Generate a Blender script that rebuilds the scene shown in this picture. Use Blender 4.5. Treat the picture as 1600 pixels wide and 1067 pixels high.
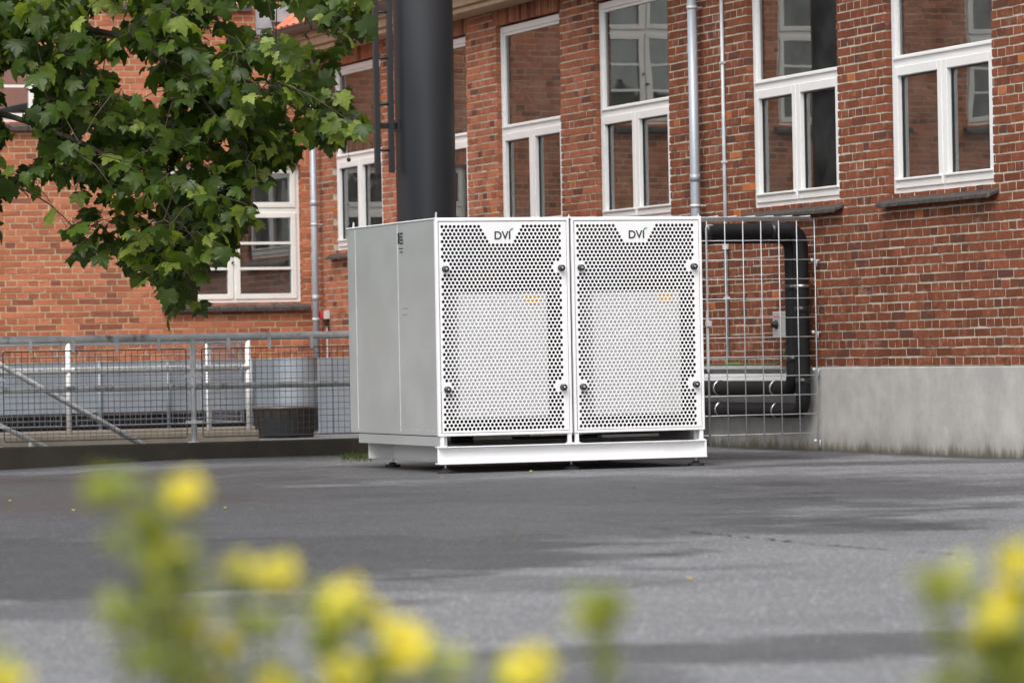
import bpy, bmesh, math, random
from mathutils import Vector, Matrix
random.seed(7)
rnd = random.Random(11)
sc = bpy.context.scene
for o in list(bpy.data.objects): bpy.data.objects.remove(o, do_unlink=True)
COL = sc.collection

# ------------------------------------------------------------------ camera
YAW, PITCH, ROLL = 0.357804, 0.0025745, -0.0186904
CAM_H = 0.8024
fw = Vector((math.sin(YAW)*math.cos(PITCH), math.cos(YAW)*math.cos(PITCH), math.sin(PITCH)))
r0 = Vector((math.cos(YAW), -math.sin(YAW), 0)); u0 = r0.cross(fw)
cr = math.cos(ROLL)*r0 + math.sin(ROLL)*u0
cu = -math.sin(ROLL)*r0 + math.cos(ROLL)*u0
CAM = Vector((0, 0, CAM_H))
cam = bpy.data.cameras.new('camera'); camo = bpy.data.objects.new('camera', cam); COL.objects.link(camo)
camo.matrix_world = Matrix(((cr.x, cu.x, -fw.x, 0), (cr.y, cu.y, -fw.y, 0), (cr.z, cu.z, -fw.z, CAM_H), (0, 0, 0, 1)))
cam.sensor_width = 36; cam.lens = 135; cam.clip_start = .1; cam.clip_end = 2000
cam.dof.use_dof = True; cam.dof.focus_distance = 26.0; cam.dof.aperture_fstop = 4.9; cam.dof.aperture_blades = 9
sc.camera = camo
FP = 6000.0
def ray(x, y): return fw + cr*((x-800)/FP) - cu*((y-533.5)/FP)
def on_z(x, y, z=0.0):
    d = ray(x, y); return CAM + d*((z-CAM_H)/d.z)
def on_y(x, y, Y): d = ray(x, y); return CAM + d*(Y/d.y)
def on_x(x, y, X): d = ray(x, y); return CAM + d*(X/d.x)
def at_depth(x, y, D): return CAM + ray(x, y)*D
def project(P):
    v = P-CAM; d = v.dot(fw); return 800+FP*v.dot(cr)/d, 533.5-FP*v.dot(cu)/d, d

# ------------------------------------------------------------------ world and sun (overcast)
SUN_EL, SUN_AZ = math.radians(52), math.radians(222)   # azimuth clockwise from +Y
w = bpy.data.worlds.new('World'); sc.world = w; w.use_nodes = True
nt = w.node_tree; nt.nodes.clear()
sky = nt.nodes.new('ShaderNodeTexSky'); sky.sky_type = 'NISHITA'; sky.sun_disc = False
sky.sun_elevation = SUN_EL; sky.sun_rotation = SUN_AZ; sky.dust_density = 4; sky.air_density = 1; sky.ozone_density = 1
hs = nt.nodes.new('ShaderNodeHueSaturation'); hs.inputs['Saturation'].default_value = .22
bg = nt.nodes.new('ShaderNodeBackground'); bg.inputs[1].default_value = .13
wo = nt.nodes.new('ShaderNodeOutputWorld')
nt.links.new(sky.outputs[0], hs.inputs['Color']); nt.links.new(hs.outputs[0], bg.inputs[0]); nt.links.new(bg.outputs[0], wo.inputs[0])
sl = bpy.data.lights.new('sun', 'SUN'); sl.energy = 1.0; sl.angle = math.radians(40); sl.color = (1, .97, .93)
so = bpy.data.objects.new('sun', sl); COL.objects.link(so)
sd = Vector((math.sin(SUN_AZ)*math.cos(SUN_EL), math.cos(SUN_AZ)*math.cos(SUN_EL), math.sin(SUN_EL)))
so.rotation_euler = sd.to_track_quat('Z', 'Y').to_euler()
sc.view_settings.view_transform = 'Standard'; sc.view_settings.look = 'None'
sc.view_settings.gamma = 1; sc.view_settings.use_curve_mapping = False
sc.view_settings.exposure = 0.80
sc.render.engine = 'CYCLES'

# ------------------------------------------------------------------ helpers
def tag(o, label=None, cat=None, group=None, kind=None):
    if label: o['label'] = label
    if cat: o['category'] = cat
    if group: o['group'] = group
    if kind: o['kind'] = kind
    return o
def empty(name, loc=(0, 0, 0), parent=None):
    o = bpy.data.objects.new(name, None); COL.objects.link(o); o.location = loc
    o.empty_display_size = .1
    return o
def put(name, me, parent=None):
    o = bpy.data.objects.new(name, me); COL.objects.link(o)
    if parent is not None:
        o.parent = parent; o.matrix_parent_inverse = world_of(parent).inverted()
    return o
def world_of(o):
    m = Matrix.LocRotScale(o.location, o.rotation_euler, o.scale)
    if o.parent: return world_of(o.parent) @ o.matrix_parent_inverse @ m
    return m

class MB:
    def __init__(s): s.v = []; s.f = []; s.a = []
    def face(s, idx, a=0.0): s.f.append(tuple(idx)); s.a.append(a)
    def poly(s, pts, a=0.0):
        n = len(s.v); s.v += [tuple(p) for p in pts]; s.face(range(n, n+len(pts)), a)
    def box(s, p, q, a=0.0, jit=0.0, skip=()):
        x0, x1 = sorted((p[0], q[0])); y0, y1 = sorted((p[1], q[1])); z0, z1 = sorted((p[2], q[2]))
        n = len(s.v); j = (lambda: rnd.uniform(-jit, jit)) if jit else (lambda: 0)
        for z in (z0, z1):
            for (x, y) in ((x0, y0), (x1, y0), (x1, y1), (x0, y1)): s.v.append((x+j(), y+j(), z+j()))
        for k, q_ in enumerate(((3, 2, 1, 0), (4, 5, 6, 7), (0, 1, 5, 4), (1, 2, 6, 5), (2, 3, 7, 6), (3, 0, 4, 7))):
            if k in skip: continue
            s.face([n+i for i in q_], a)
    def tube(s, pts, r, n=10, cap=True, a=0.0):
        pts = [Vector(p) for p in pts]; rs = r if isinstance(r, (list, tuple)) else [r]*len(pts)
        t = [(pts[min(i+1, len(pts)-1)]-pts[max(i-1, 0)]).normalized() for i in range(len(pts))]
        ref = Vector((0, 0, 1)) if abs(t[0].z) < .9 else Vector((1, 0, 0))
        b = t[0].cross(ref).normalized(); base = len(s.v)
        for i, p in enumerate(pts):
            b = (b - t[i]*b.dot(t[i])).normalized(); c = t[i].cross(b)
            for k in range(n):
                an = 2*math.pi*k/n; s.v.append(tuple(p + (b*math.cos(an)+c*math.sin(an))*rs[i]))
        for i in range(len(pts)-1):
            for k in range(n):
                k2 = (k+1) % n; s.face((base+i*n+k, base+(i+1)*n+k, base+(i+1)*n+k2, base+i*n+k2), a)
        if cap:
            s.face([base+k for k in range(n)], a); s.face([base+(len(pts)-1)*n+k for k in reversed(range(n))], a)
    def lathe(s, c, prof, n=20, axis='z', a=0.0):
        base = len(s.v); c = Vector(c)
        for (r, h) in prof:
            for k in range(n):
                an = 2*math.pi*k/n; p = (r*math.cos(an), r*math.sin(an), h)
                if axis == 'y': p = (p[0], -h, p[1])
                if axis == 'x': p = (-h, p[0], p[1])
                s.v.append(tuple(c+Vector(p)))
        for i in range(len(prof)-1):
            for k in range(n):
                k2 = (k+1) % n; s.face((base+i*n+k, base+i*n+k2, base+(i+1)*n+k2, base+(i+1)*n+k), a)
        s.face([base+k for k in reversed(range(n))], a); s.face([base+(len(prof)-1)*n+k for k in range(n)], a)
    def mesh(s, name, mat, smooth=False, attr=False, fix=True):
        me = bpy.data.meshes.new(name); me.from_pydata(s.v, [], s.f)
        if attr:
            at = me.attributes.new('bv', 'FLOAT', 'FACE'); at.data.foreach_set('value', s.a)
        if fix:
            bm = bmesh.new(); bm.from_mesh(me); bmesh.ops.recalc_face_normals(bm, faces=bm.faces); bm.to_mesh(me); bm.free()
        if mat: me.materials.append(mat)
        if smooth: me.polygons.foreach_set('use_smooth', [True]*len(me.polygons))
        me.update(); return me
    def build(s, name, mat, parent=None, smooth=False, attr=False, fix=True):
        o = put(name, s.mesh(name, mat, smooth, attr, fix), parent)
        return o
def smooth_angle(o, deg=40):
    bm = bmesh.new(); bm.from_mesh(o.data)
    for f in bm.faces: f.smooth = True
    for e in bm.edges:
        if len(e.link_faces) == 2 and e.calc_face_angle(0) > math.radians(deg): e.smooth = False
    bm.to_mesh(o.data); bm.free(); return o
def bevel(o, wdt=.004, seg=2):
    m = o.modifiers.new('bevel', 'BEVEL'); m.width = wdt; m.segments = seg; m.limit_method = 'ANGLE'; return o
def rounded(pts, r, seg=6):
    pts = [Vector(p) for p in pts]; out = [pts[0]]
    for i in range(1, len(pts)-1):
        a = (pts[i-1]-pts[i]).normalized(); b = (pts[i+1]-pts[i]).normalized()
        p0 = pts[i]+a*r; p1 = pts[i]+b*r
        for k in range(seg+1):
            t = k/seg; out.append(p0*(1-t)**2 + pts[i]*2*t*(1-t) + p1*t*t)
    out.append(pts[-1]); return out

# ------------------------------------------------------------------ materials
def mat_base(name):
    m = bpy.data.materials.new(name); m.use_nodes = True
    return m, m.node_tree, m.node_tree.nodes['Principled BSDF']
def N(t, typ, **kw):
    n = t.nodes.new(typ)
    for k, v in kw.items():
        if k.startswith('i_'): n.inputs[k[2:].replace('_', ' ')].default_value = v
        else: setattr(n, k, v)
    return n
def mixc(t, fac, a, b, mode='MIX'):
    n = t.nodes.new('ShaderNodeMix'); n.data_type = 'RGBA'; n.blend_type = mode
    for sock, val in ((n.inputs[0], fac), (n.inputs[6], a), (n.inputs[7], b)):
        if isinstance(val, (int, float)): sock.default_value = val
        elif isinstance(val, tuple): sock.default_value = (*val[:3], 1)
        else: t.links.new(val, sock)
    return n.outputs[2]
def math_(t, op, a, b=0.0, clamp=False, c=0.0):
    n = t.nodes.new('ShaderNodeMath'); n.operation = op; n.use_clamp = clamp
    for i, v in enumerate((a, b, c)):
        if isinstance(v, (int, float)): n.inputs[i].default_value = v
        else: t.links.new(v, n.inputs[i])
    return n.outputs[0]
def maprange(t, v, a, b, c=0.0, d=1.0, smooth=True):
    n = t.nodes.new('ShaderNodeMapRange'); n.interpolation_type = 'SMOOTHSTEP' if smooth else 'LINEAR'
    t.links.new(v, n.inputs[0])
    for i, q in enumerate((a, b, c, d)): n.inputs[1+i].default_value = q
    return n.outputs[0]
def noise(t, vec, scale, detail=4, rough=.6):
    n = t.nodes.new('ShaderNodeTexNoise'); n.inputs['Scale'].default_value = scale
    n.inputs['Detail'].default_value = detail; n.inputs['Roughness'].default_value = rough
    if vec is not None: t.links.new(vec, n.inputs['Vector'])
    return n.outputs['Fac']
def pos(t): return t.nodes.new('ShaderNodeNewGeometry').outputs['Position']
def scaled(t, vec, s):
    n = t.nodes.new('ShaderNodeMapping'); n.inputs['Scale'].default_value = s; t.links.new(vec, n.inputs[0]); return n.outputs[0]
def bump(t, b, h, strength=.3, dist=.01):
    n = t.nodes.new('ShaderNodeBump'); n.inputs['Strength'].default_value = strength; n.inputs['Distance'].default_value = dist
    t.links.new(h, n.inputs['Height']); t.links.new(n.outputs[0], b.inputs['Normal'])
def simple(name, col, rough=.5, metal=0.0, var=.12, scale=6.0, bmp=0.0, spec=.5, dirt=None, dirt_amt=.5, dscale=3.0, stretch=(1, 1, 1)):
    m, t, b = mat_base(name); p = scaled(t, pos(t), stretch)
    f = noise(t, p, scale, 5)
    dark = tuple(c*(1-var) for c in col); lite = tuple(min(1, c*(1+var)) for c in col)
    c = mixc(t, maprange(t, f, .3, .7), dark, lite)
    if dirt:
        d = maprange(t, noise(t, p, dscale, 7, .7), .52, .72, 0, dirt_amt); c = mixc(t, d, c, dirt)
    t.links.new(c, b.inputs['Base Color'])
    b.inputs['Metallic'].default_value = metal; b.inputs['Specular IOR Level'].default_value = spec
    t.links.new(maprange(t, f, .2, .8, max(.02, rough-.06), min(1, rough+.06)), b.inputs['Roughness'])
    if bmp: bump(t, b, noise(t, p, scale*14, 4), bmp, .004)
    return m

def brick_mat(name, near, far, y0, y1, orange, purple):
    m, t, b = mat_base(name); p = pos(t)
    at = N(t, 'ShaderNodeAttribute', attribute_name='bv').outputs['Fac']
    sep = N(t, 'ShaderNodeSeparateXYZ'); t.links.new(p, sep.inputs[0])
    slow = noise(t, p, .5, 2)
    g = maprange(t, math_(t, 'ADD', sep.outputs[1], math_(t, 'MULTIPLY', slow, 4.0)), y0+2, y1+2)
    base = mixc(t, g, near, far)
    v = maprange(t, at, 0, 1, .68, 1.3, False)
    n = N(t, 'ShaderNodeVectorMath', operation='SCALE'); t.links.new(base, n.inputs[0]); t.links.new(v, n.inputs['Scale'])
    c = mixc(t, maprange(t, at, .982, .988), n.outputs[0], orange)
    c = mixc(t, maprange(t, at, .12, .05, 0, .75), c, purple)
    f = noise(t, p, 60, 6, .7); f2 = noise(t, p, 14, 5, .65)
    c = mixc(t, maprange(t, f, .38, .68, 0, .42), c, tuple(.5*x for x in near))
    c = mixc(t, maprange(t, f2, .52, .75, 0, .35), c, tuple(min(1, 1.5*x+.03) for x in far))
    soot = noise(t, scaled(t, p, (1, 1, .35)), 1.6, 6, .7); c = mixc(t, maprange(t, soot, .50, .72, 0, .5), c, tuple(.45*x for x in near))
    pale = noise(t, p, 3.1, 6, .75); c = mixc(t, maprange(t, pale, .58, .74, 0, .35), c, (.45, .36, .28))
    t.links.new(c, b.inputs['Base Color']); b.inputs['Roughness'].default_value = .85; b.inputs['Specular IOR Level'].default_value = .25
    bump(t, b, math_(t, 'ADD', f, f2), .6, .004)
    return m
def mortar_mat(name, col):
    m, t, b = mat_base(name); p = pos(t)
    f = noise(t, p, 45, 6, .7); f2 = noise(t, p, 1.3, 5, .6)
    c = mixc(t, maprange(t, f, .3, .7), tuple(.72*x for x in col), tuple(1.1*x for x in col))
    c = mixc(t, maprange(t, f2, .45, .7, 0, .4), c, tuple(.55*x for x in col))
    t.links.new(c, b.inputs['Base Color']); b.inputs['Roughness'].default_value = .95; b.inputs['Specular IOR Level'].default_value = .1
    bump(t, b, f, .8, .004); return m

M = {}
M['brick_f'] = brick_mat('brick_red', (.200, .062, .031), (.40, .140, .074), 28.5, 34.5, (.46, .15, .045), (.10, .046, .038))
M['brick_l'] = brick_mat('brick_orange', (.45, .155, .082), (.45, .155, .082), 0, 1, (.5, .21, .09), (.22, .075, .052))
M['mortar_f'] = mortar_mat('mortar_pale', (.54, .48, .385))
M['mortar_l'] = mortar_mat('mortar_tan', (.58, .44, .28))
M['white'] = simple('white_powder_coat', (.84, .84, .85), .38, var=.02, scale=2, dirt=(.58, .56, .52), dirt_amt=.22, dscale=2.2, stretch=(1, 1, .5))
M['pvc'] = simple('white_window_paint', (.78, .78, .77), .35, var=.03, scale=3, dirt=(.5, .48, .44), dirt_amt=.18)
M['wood_white'] = simple('white_painted_wood', (.76, .75, .71), .45, var=.04, scale=4, dirt=(.45, .42, .36), dirt_amt=.2)
M['black'] = simple('interior_black', (.012, .013, .014), .7)
M['inner'] = simple('inner_panel_white', (.60, .60, .60), .5, var=.04, scale=2)
M['knob'] = simple('black_knob', (.02, .02, .022), .35, spec=.6)
M['screw'] = simple('bright_screw', (.55, .52, .48), .3, 1)
M['chimney'] = simple('anthracite_paint', (.022, .024, .029), .42, var=.18, scale=1.2, stretch=(1, 1, .3), dirt=(.05, .045, .042), dirt_amt=.25)
M['zinc'] = simple('zinc_pipe', (.40, .43, .48), .45, .25, var=.12, scale=3, stretch=(1, 1, .4), dirt=(.3, .29, .28), dirt_amt=.5)
M['galv'] = simple('galvanised_rail', (.70, .71, .72), .5, .25, var=.15, scale=8, dirt=(.10, .075, .04), dirt_amt=.8, dscale=9)
M['galv_clean'] = simple('galvanised_wire', (.56, .58, .60), .5, .25, var=.1, scale=10)
M['wire_dark'] = simple('weathered_wire', (.10, .11, .13), .5, .6, var=.2, scale=10)
M['wire_mid'] = simple('dull_wire', (.22, .23, .25), .5, .3, var=.2, scale=10)
M['rail_white'] = simple('white_rail_paint', (.80, .80, .79), .5, var=.06, scale=5, dirt=(.3, .26, .2), dirt_amt=.4)
M['insul'] = simple('black_rubber_insulation', (.011, .011, .012), .65, var=.25, scale=5, spec=.3)
M['clamp'] = simple('clamp_steel', (.6, .6, .6), .28, .95)
M['slate'] = simple('slate_sill', (.055, .048, .044), .6, var=.35, scale=18, bmp=.5, dirt=(.22, .20, .18), dirt_amt=.5, dscale=14)
M['lead'] = simple('lead_sheet', (.34, .36, .38), .5, .4, var=.15)
M['gutter'] = simple('gutter_grey', (.12, .105, .10), .5, .3, var=.2)
M['soffit'] = simple('soffit_plaster', (.42, .30, .19), .8, var=.12, scale=4)
M['tile'] = simple('red_roof_tile', (.56, .17, .10), .6, var=.25, scale=7, bmp=.3)
M['room'] = simple('room_wall', (.50, .48, .45), .9)
M['curtain'] = simple('net_curtain', (.85, .83, .78), .9)
M['grey_box'] = simple('grey_plastic', (.55, .55, .54), .4, var=.03)
M['red'] = simple('red_plastic', (.6, .03, .03), .4)
M['green'] = simple('green_cable', (.07, .20, .05), .45)
M['yellow'] = simple('yellow_label', (.80, .48, .03), .5)
M['text'] = simple('logo_ink', (.03, .033, .036), .5)
M['leafmark'] = simple('logo_green', (.05, .35, .12), .5)
M['rubber'] = simple('rubber_pad', (.02, .02, .02), .8)
M['tub'] = simple('tub_wood', (.022, .016, .011), .75, var=.35, scale=8, stretch=(1, 1, .2))
M['screen'] = simple('sheet_metal', (.26, .29, .32), .5, .2, var=.12, scale=1.4, stretch=(1, 1, .5))
M['steel_side'] = None

def steel_side():
    m, t, b = mat_base('brushed_sheet_steel'); p = pos(t)
    f = noise(t, scaled(t, p, (1, 1.2, 1.6)), 1.3, 4); g = noise(t, scaled(t, p, (1, 60, 2)), 12, 3)
    c = mixc(t, maprange(t, f, .35, .7), (.355, .37, .365), (.405, .42, .415))
    c = mixc(t, maprange(t, g, .3, .7, 0, .2), c, (.335, .35, .345))
    t.links.new(c, b.inputs['Base Color']); b.inputs['Metallic'].default_value = .12
    t.links.new(maprange(t, f, .3, .7, .38, .48), b.inputs['Roughness'])
    bump(t, b, f, .08, .02); return m
M['steel_side'] = steel_side()

def concrete(name, col, dirt_z=None):
    m, t, b = mat_base(name); p = pos(t)
    f = noise(t, p, 3, 8, .65); f2 = noise(t, scaled(t, p, (1, 1, .75)), 5, 8, .72); f3 = noise(t, p, 90, 4)
    c = mixc(t, maprange(t, f, .3, .7), tuple(.82*x for x in col), tuple(1.12*x for x in col))
    c = mixc(t, maprange(t, f2, .5, .75, 0, .15), c, tuple(.75*x for x in col))
    c = mixc(t, maprange(t, f2, .42, .28, 0, .3), c, tuple(min(1, 1.35*x) for x in col))
    if dirt_z:
        sep = N(t, 'ShaderNodeSeparateXYZ'); t.links.new(p, sep.inputs[0])
        e = noise(t, scaled(t, p, (1, 1, .25)), 7, 7, .75)
        edge = math_(t, 'SUBTRACT', math_(t, 'MULTIPLY', e, .24), sep.outputs[2])
        c = mixc(t, maprange(t, edge, .03, .13, 0, .88), c, (.045, .042, .026))
        c = mixc(t, maprange(t, edge, -.10, .1, 0, .3), c, (.16, .14, .09))
    t.links.new(c, b.inputs['Base Color']); b.inputs['Roughness'].default_value = .9; b.inputs['Specular IOR Level'].default_value = .2
    bump(t, b, math_(t, 'ADD', f3, f2), .35, .006); return m
M['plinth'] = concrete('plinth_render', (.43, .42, .405), True)
M['kerb'] = concrete('kerb_concrete', (.060, .054, .045))
M['ledge'] = concrete('ledge_concrete', (.22, .19, .155))
M['pit'] = concrete('pit_concrete', (.10, .095, .085))

def glass_mat(name):
    m, t, b = mat_base(name); t.nodes.remove(b)
    out = t.nodes['Material Output']
    tr = N(t, 'ShaderNodeBsdfTransparent'); tr.inputs[0].default_value = (.72, .76, .75, 1)
    gl = N(t, 'ShaderNodeBsdfGlossy'); gl.inputs['Roughness'].default_value = .0; gl.inputs[0].default_value = (.93, .95, .94, 1)
    fr = N(t, 'ShaderNodeFresnel'); fr.inputs['IOR'].default_value = 2.5
    wn = noise(t, pos(t), .9, 2)
    bp = N(t, 'ShaderNodeBump'); bp.inputs['Strength'].default_value = .06; bp.inputs['Distance'].default_value = .02
    t.links.new(wn, bp.inputs['Height']); t.links.new(bp.outputs[0], gl.inputs['Normal'])
    mx = N(t, 'ShaderNodeMixShader'); t.links.new(fr.outputs[0], mx.inputs[0]); t.links.new(tr.outputs[0], mx.inputs[1]); t.links.new(gl.outputs[0], mx.inputs[2])
    df = N(t, 'ShaderNodeBsdfDiffuse'); df.inputs[0].default_value = (.62, .63, .62, 1)
    m2 = N(t, 'ShaderNodeMixShader'); t.links.new(maprange(t, noise(t, pos(t), 2.2, 6, .7), .3, .75, .012, .06), m2.inputs[0])
    t.links.new(mx.outputs[0], m2.inputs[1]); t.links.new(df.outputs[0], m2.inputs[2])
    t.links.new(m2.outputs[0], out.inputs[0]); return m
M['glass'] = glass_mat('window_glass')

def leaf_mat(name, dark, mid, lite, trans=.45, rough=.44):
    m, t, b = mat_base(name); p = pos(t)
    at = N(t, 'ShaderNodeAttribute', attribute_name='bv').outputs['Fac']
    c = mixc(t, maprange(t, at, 0, .75, 0, 1, False), dark, mid); c = mixc(t, maprange(t, at, .75, 1), c, lite)
    f = noise(t, p, 30, 4); c = mixc(t, maprange(t, f, .4, .7, 0, .3), c, dark)
    t.links.new(c, b.inputs['Base Color']); b.inputs['Roughness'].default_value = rough; b.inputs['Specular IOR Level'].default_value = .45
    bump(t, b, noise(t, p, 70, 3), .25, .004)
    tl = N(t, 'ShaderNodeBsdfTranslucent'); sat = mixc(t, 1.0, c, (1.0, 1.0, .45), 'MULTIPLY')
    sc2 = N(t, 'ShaderNodeVectorMath', operation='SCALE'); t.links.new(sat, sc2.inputs[0]); sc2.inputs['Scale'].default_value = 1.5
    t.links.new(sc2.outputs[0], tl.inputs[0])
    mx = N(t, 'ShaderNodeMixShader'); mx.inputs[0].default_value = trans
    t.links.new(b.outputs[0], mx.inputs[1]); t.links.new(tl.outputs[0], mx.inputs[2])
    t.links.new(mx.outputs[0], t.nodes['Material Output'].inputs[0]); return m
M['leaf'] = leaf_mat('plane_leaf', (.030, .060, .009), (.084, .142, .018), (.26, .33, .06))
M['bark'] = simple('bark', (.10, .085, .065), .9, var=.4, scale=9, bmp=.8)
M['twig'] = simple('twig_bark', (.07, .05, .035), .8)
M['shrub_leaf'] = leaf_mat('shrub_leaf', (.13, .18, .035), (.27, .33, .075), (.50, .52, .13), .4)
M['petal'] = leaf_mat('yellow_petal', (.58, .46, .03), (.74, .64, .05), (.80, .72, .10), .35, .6)
M['pistil'] = simple('flower_centre', (.55, .33, .01), .8)
M['stem'] = simple('shrub_stem', (.13, .12, .05), .8)
M['fallen'] = leaf_mat('fallen_leaf', (.35, .28, .03), (.50, .38, .03), (.30, .34, .05), .1, .6)
M['grass'] = leaf_mat('grass_blade', (.05, .09, .015), (.09, .14, .02), (.16, .18, .04), .3, .6)
M['pot'] = simple('pot_glaze', (.55, .60, .08), .3)
M['pink'] = simple('pink_cloth', (.45, .06, .20), .8)

XWALL = 12.5
def asphalt():
    m, t, b = mat_base('asphalt'); p = pos(t)
    sep = N(t, 'ShaderNodeSeparateXYZ'); t.links.new(p, sep.inputs[0])
    nz = noise(t, p, .55, 7, .62); nz2 = noise(t, scaled(t, p, (1, 1, 1)), 2.2, 6, .65); nz3 = noise(t, p, .16, 4, .55)
    def blob(x, y, rx, ry, soft=.45, amt=.6):
        # ellipse in camera-free world metres, rotated so its long axis follows the yard's fall
        c = on_z(x, y); ca, sa = math.cos(-YAW), math.sin(-YAW)
        dx = math_(t, 'SUBTRACT', sep.outputs[0], c.x); dy = math_(t, 'SUBTRACT', sep.outputs[1], c.y)
        u = math_(t, 'ADD', math_(t, 'MULTIPLY', dx, ca/rx), math_(t, 'MULTIPLY', dy, sa/rx))
        v = math_(t, 'ADD', math_(t, 'MULTIPLY', dx, -sa/ry), math_(t, 'MULTIPLY', dy, ca/ry))
        d = math_(t, 'SQRT', math_(t, 'ADD', math_(t, 'MULTIPLY', u, u), math_(t, 'MULTIPLY', v, v)))
        d = math_(t, 'ADD', d, math_(t, 'MULTIPLY', math_(t, 'SUBTRACT', nz, .5), 1.7))
        d = math_(t, 'ADD', d, math_(t, 'MULTIPLY', math_(t, 'SUBTRACT', nz2, .5), .35))
        return maprange(t, d, 1+soft*.55, 1-soft*.55, 0, amt)
    wet = None
    for a in BLOBS:
        q = blob(*a); wet = q if wet is None else math_(t, 'MAXIMUM', wet, q)
    wet = math_(t, 'ADD', wet, maprange(t, nz3, .52, .60, 0, .22), True)
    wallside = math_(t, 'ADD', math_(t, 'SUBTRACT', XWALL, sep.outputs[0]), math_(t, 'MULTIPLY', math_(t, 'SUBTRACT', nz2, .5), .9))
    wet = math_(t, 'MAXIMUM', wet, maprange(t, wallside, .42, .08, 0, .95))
    ag = noise(t, p, 170, 3, .7)
    vor = N(t, 'ShaderNodeTexVoronoi'); vor.inputs['Scale'].default_value = 105; t.links.new(p, vor.inputs['Vector'])
    vsep = N(t, 'ShaderNodeSeparateColor'); t.links.new(vor.outputs['Color'], vsep.inputs[0])
    dry = mixc(t, maprange(t, nz2, .3, .7), (.165, .167, .176), (.190, .193, .202))
    dry = mixc(t, maprange(t, nz, .35, .65, 0, .5), dry, (.24, .243, .253))
    dry = mixc(t, maprange(t, ag, .40, .62, 0, .6), dry, (.075, .075, .078))
    dry = mixc(t, maprange(t, vsep.outputs[0], .90, .97, 0, .75), dry, (.52, .52, .53))
    dk = mixc(t, maprange(t, nz2, .3, .7), (.046, .047, .051), (.068, .069, .074))
    dk = mixc(t, maprange(t, ag, .40, .62, 0, .6), dk, (.018, .018, .019))
    dk = mixc(t, maprange(t, vsep.outputs[0], .88, .96, 0, .7), dk, (.20, .20, .205))
    c = mixc(t, wet, dry, dk)
    moss = blob(500, 712, .9, .35, .6, .55); c = mixc(t, moss, c, (.055, .060, .022))
    c = mixc(t, blob(110, 787, 1.1, 1.3, .7, .35), c, (.075, .050, .042))
    t.links.new(c, b.inputs['Base Color'])
    t.links.new(maprange(t, wet, 0, 1, .92, .48), b.inputs['Roughness'])
    b.inputs['Specular IOR Level'].default_value = .4
    bump(t, b, math_(t, 'ADD', ag, math_(t, 'MULTIPLY', vor.outputs['Distance'], 1.2)), .55, .006)
    return m
# damp patches: pixel of the centre in the photograph's ground plane, half sizes in metres
BLOBS = [(120, 880, 2.4, 2.2, .3, 1.0), (430, 800, 3.2, 4.6, .4, .85), (60, 765, 2.2, 4.0, .5, .85), (330, 745, 2.5, 2.2, .5, .7), (620, 850, 1.2, 2.6, .6, .55), (900, 770, 2.6, 3.2, .6, .6), (1190, 770, 1.7, 2.2, .5, .55),
         (1130, 1018, .95, .38, .6, .8), (1400, 1000, .6, .32, .6, .75), (200, 738, 3.4, 1.3, .6, .7), (850, 1060, .4, .5, .3, .5), (300, 946, .75, .6, .4, .6), (1450, 722, 1.6, .5, .5, .6), (1180, 712, .9, 1.1, .5, .75), (880, 733, 1.4, .8, .4, .6), (750, 910, .9, .5, .5, .4)]
M['asphalt'] = asphalt()

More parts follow.
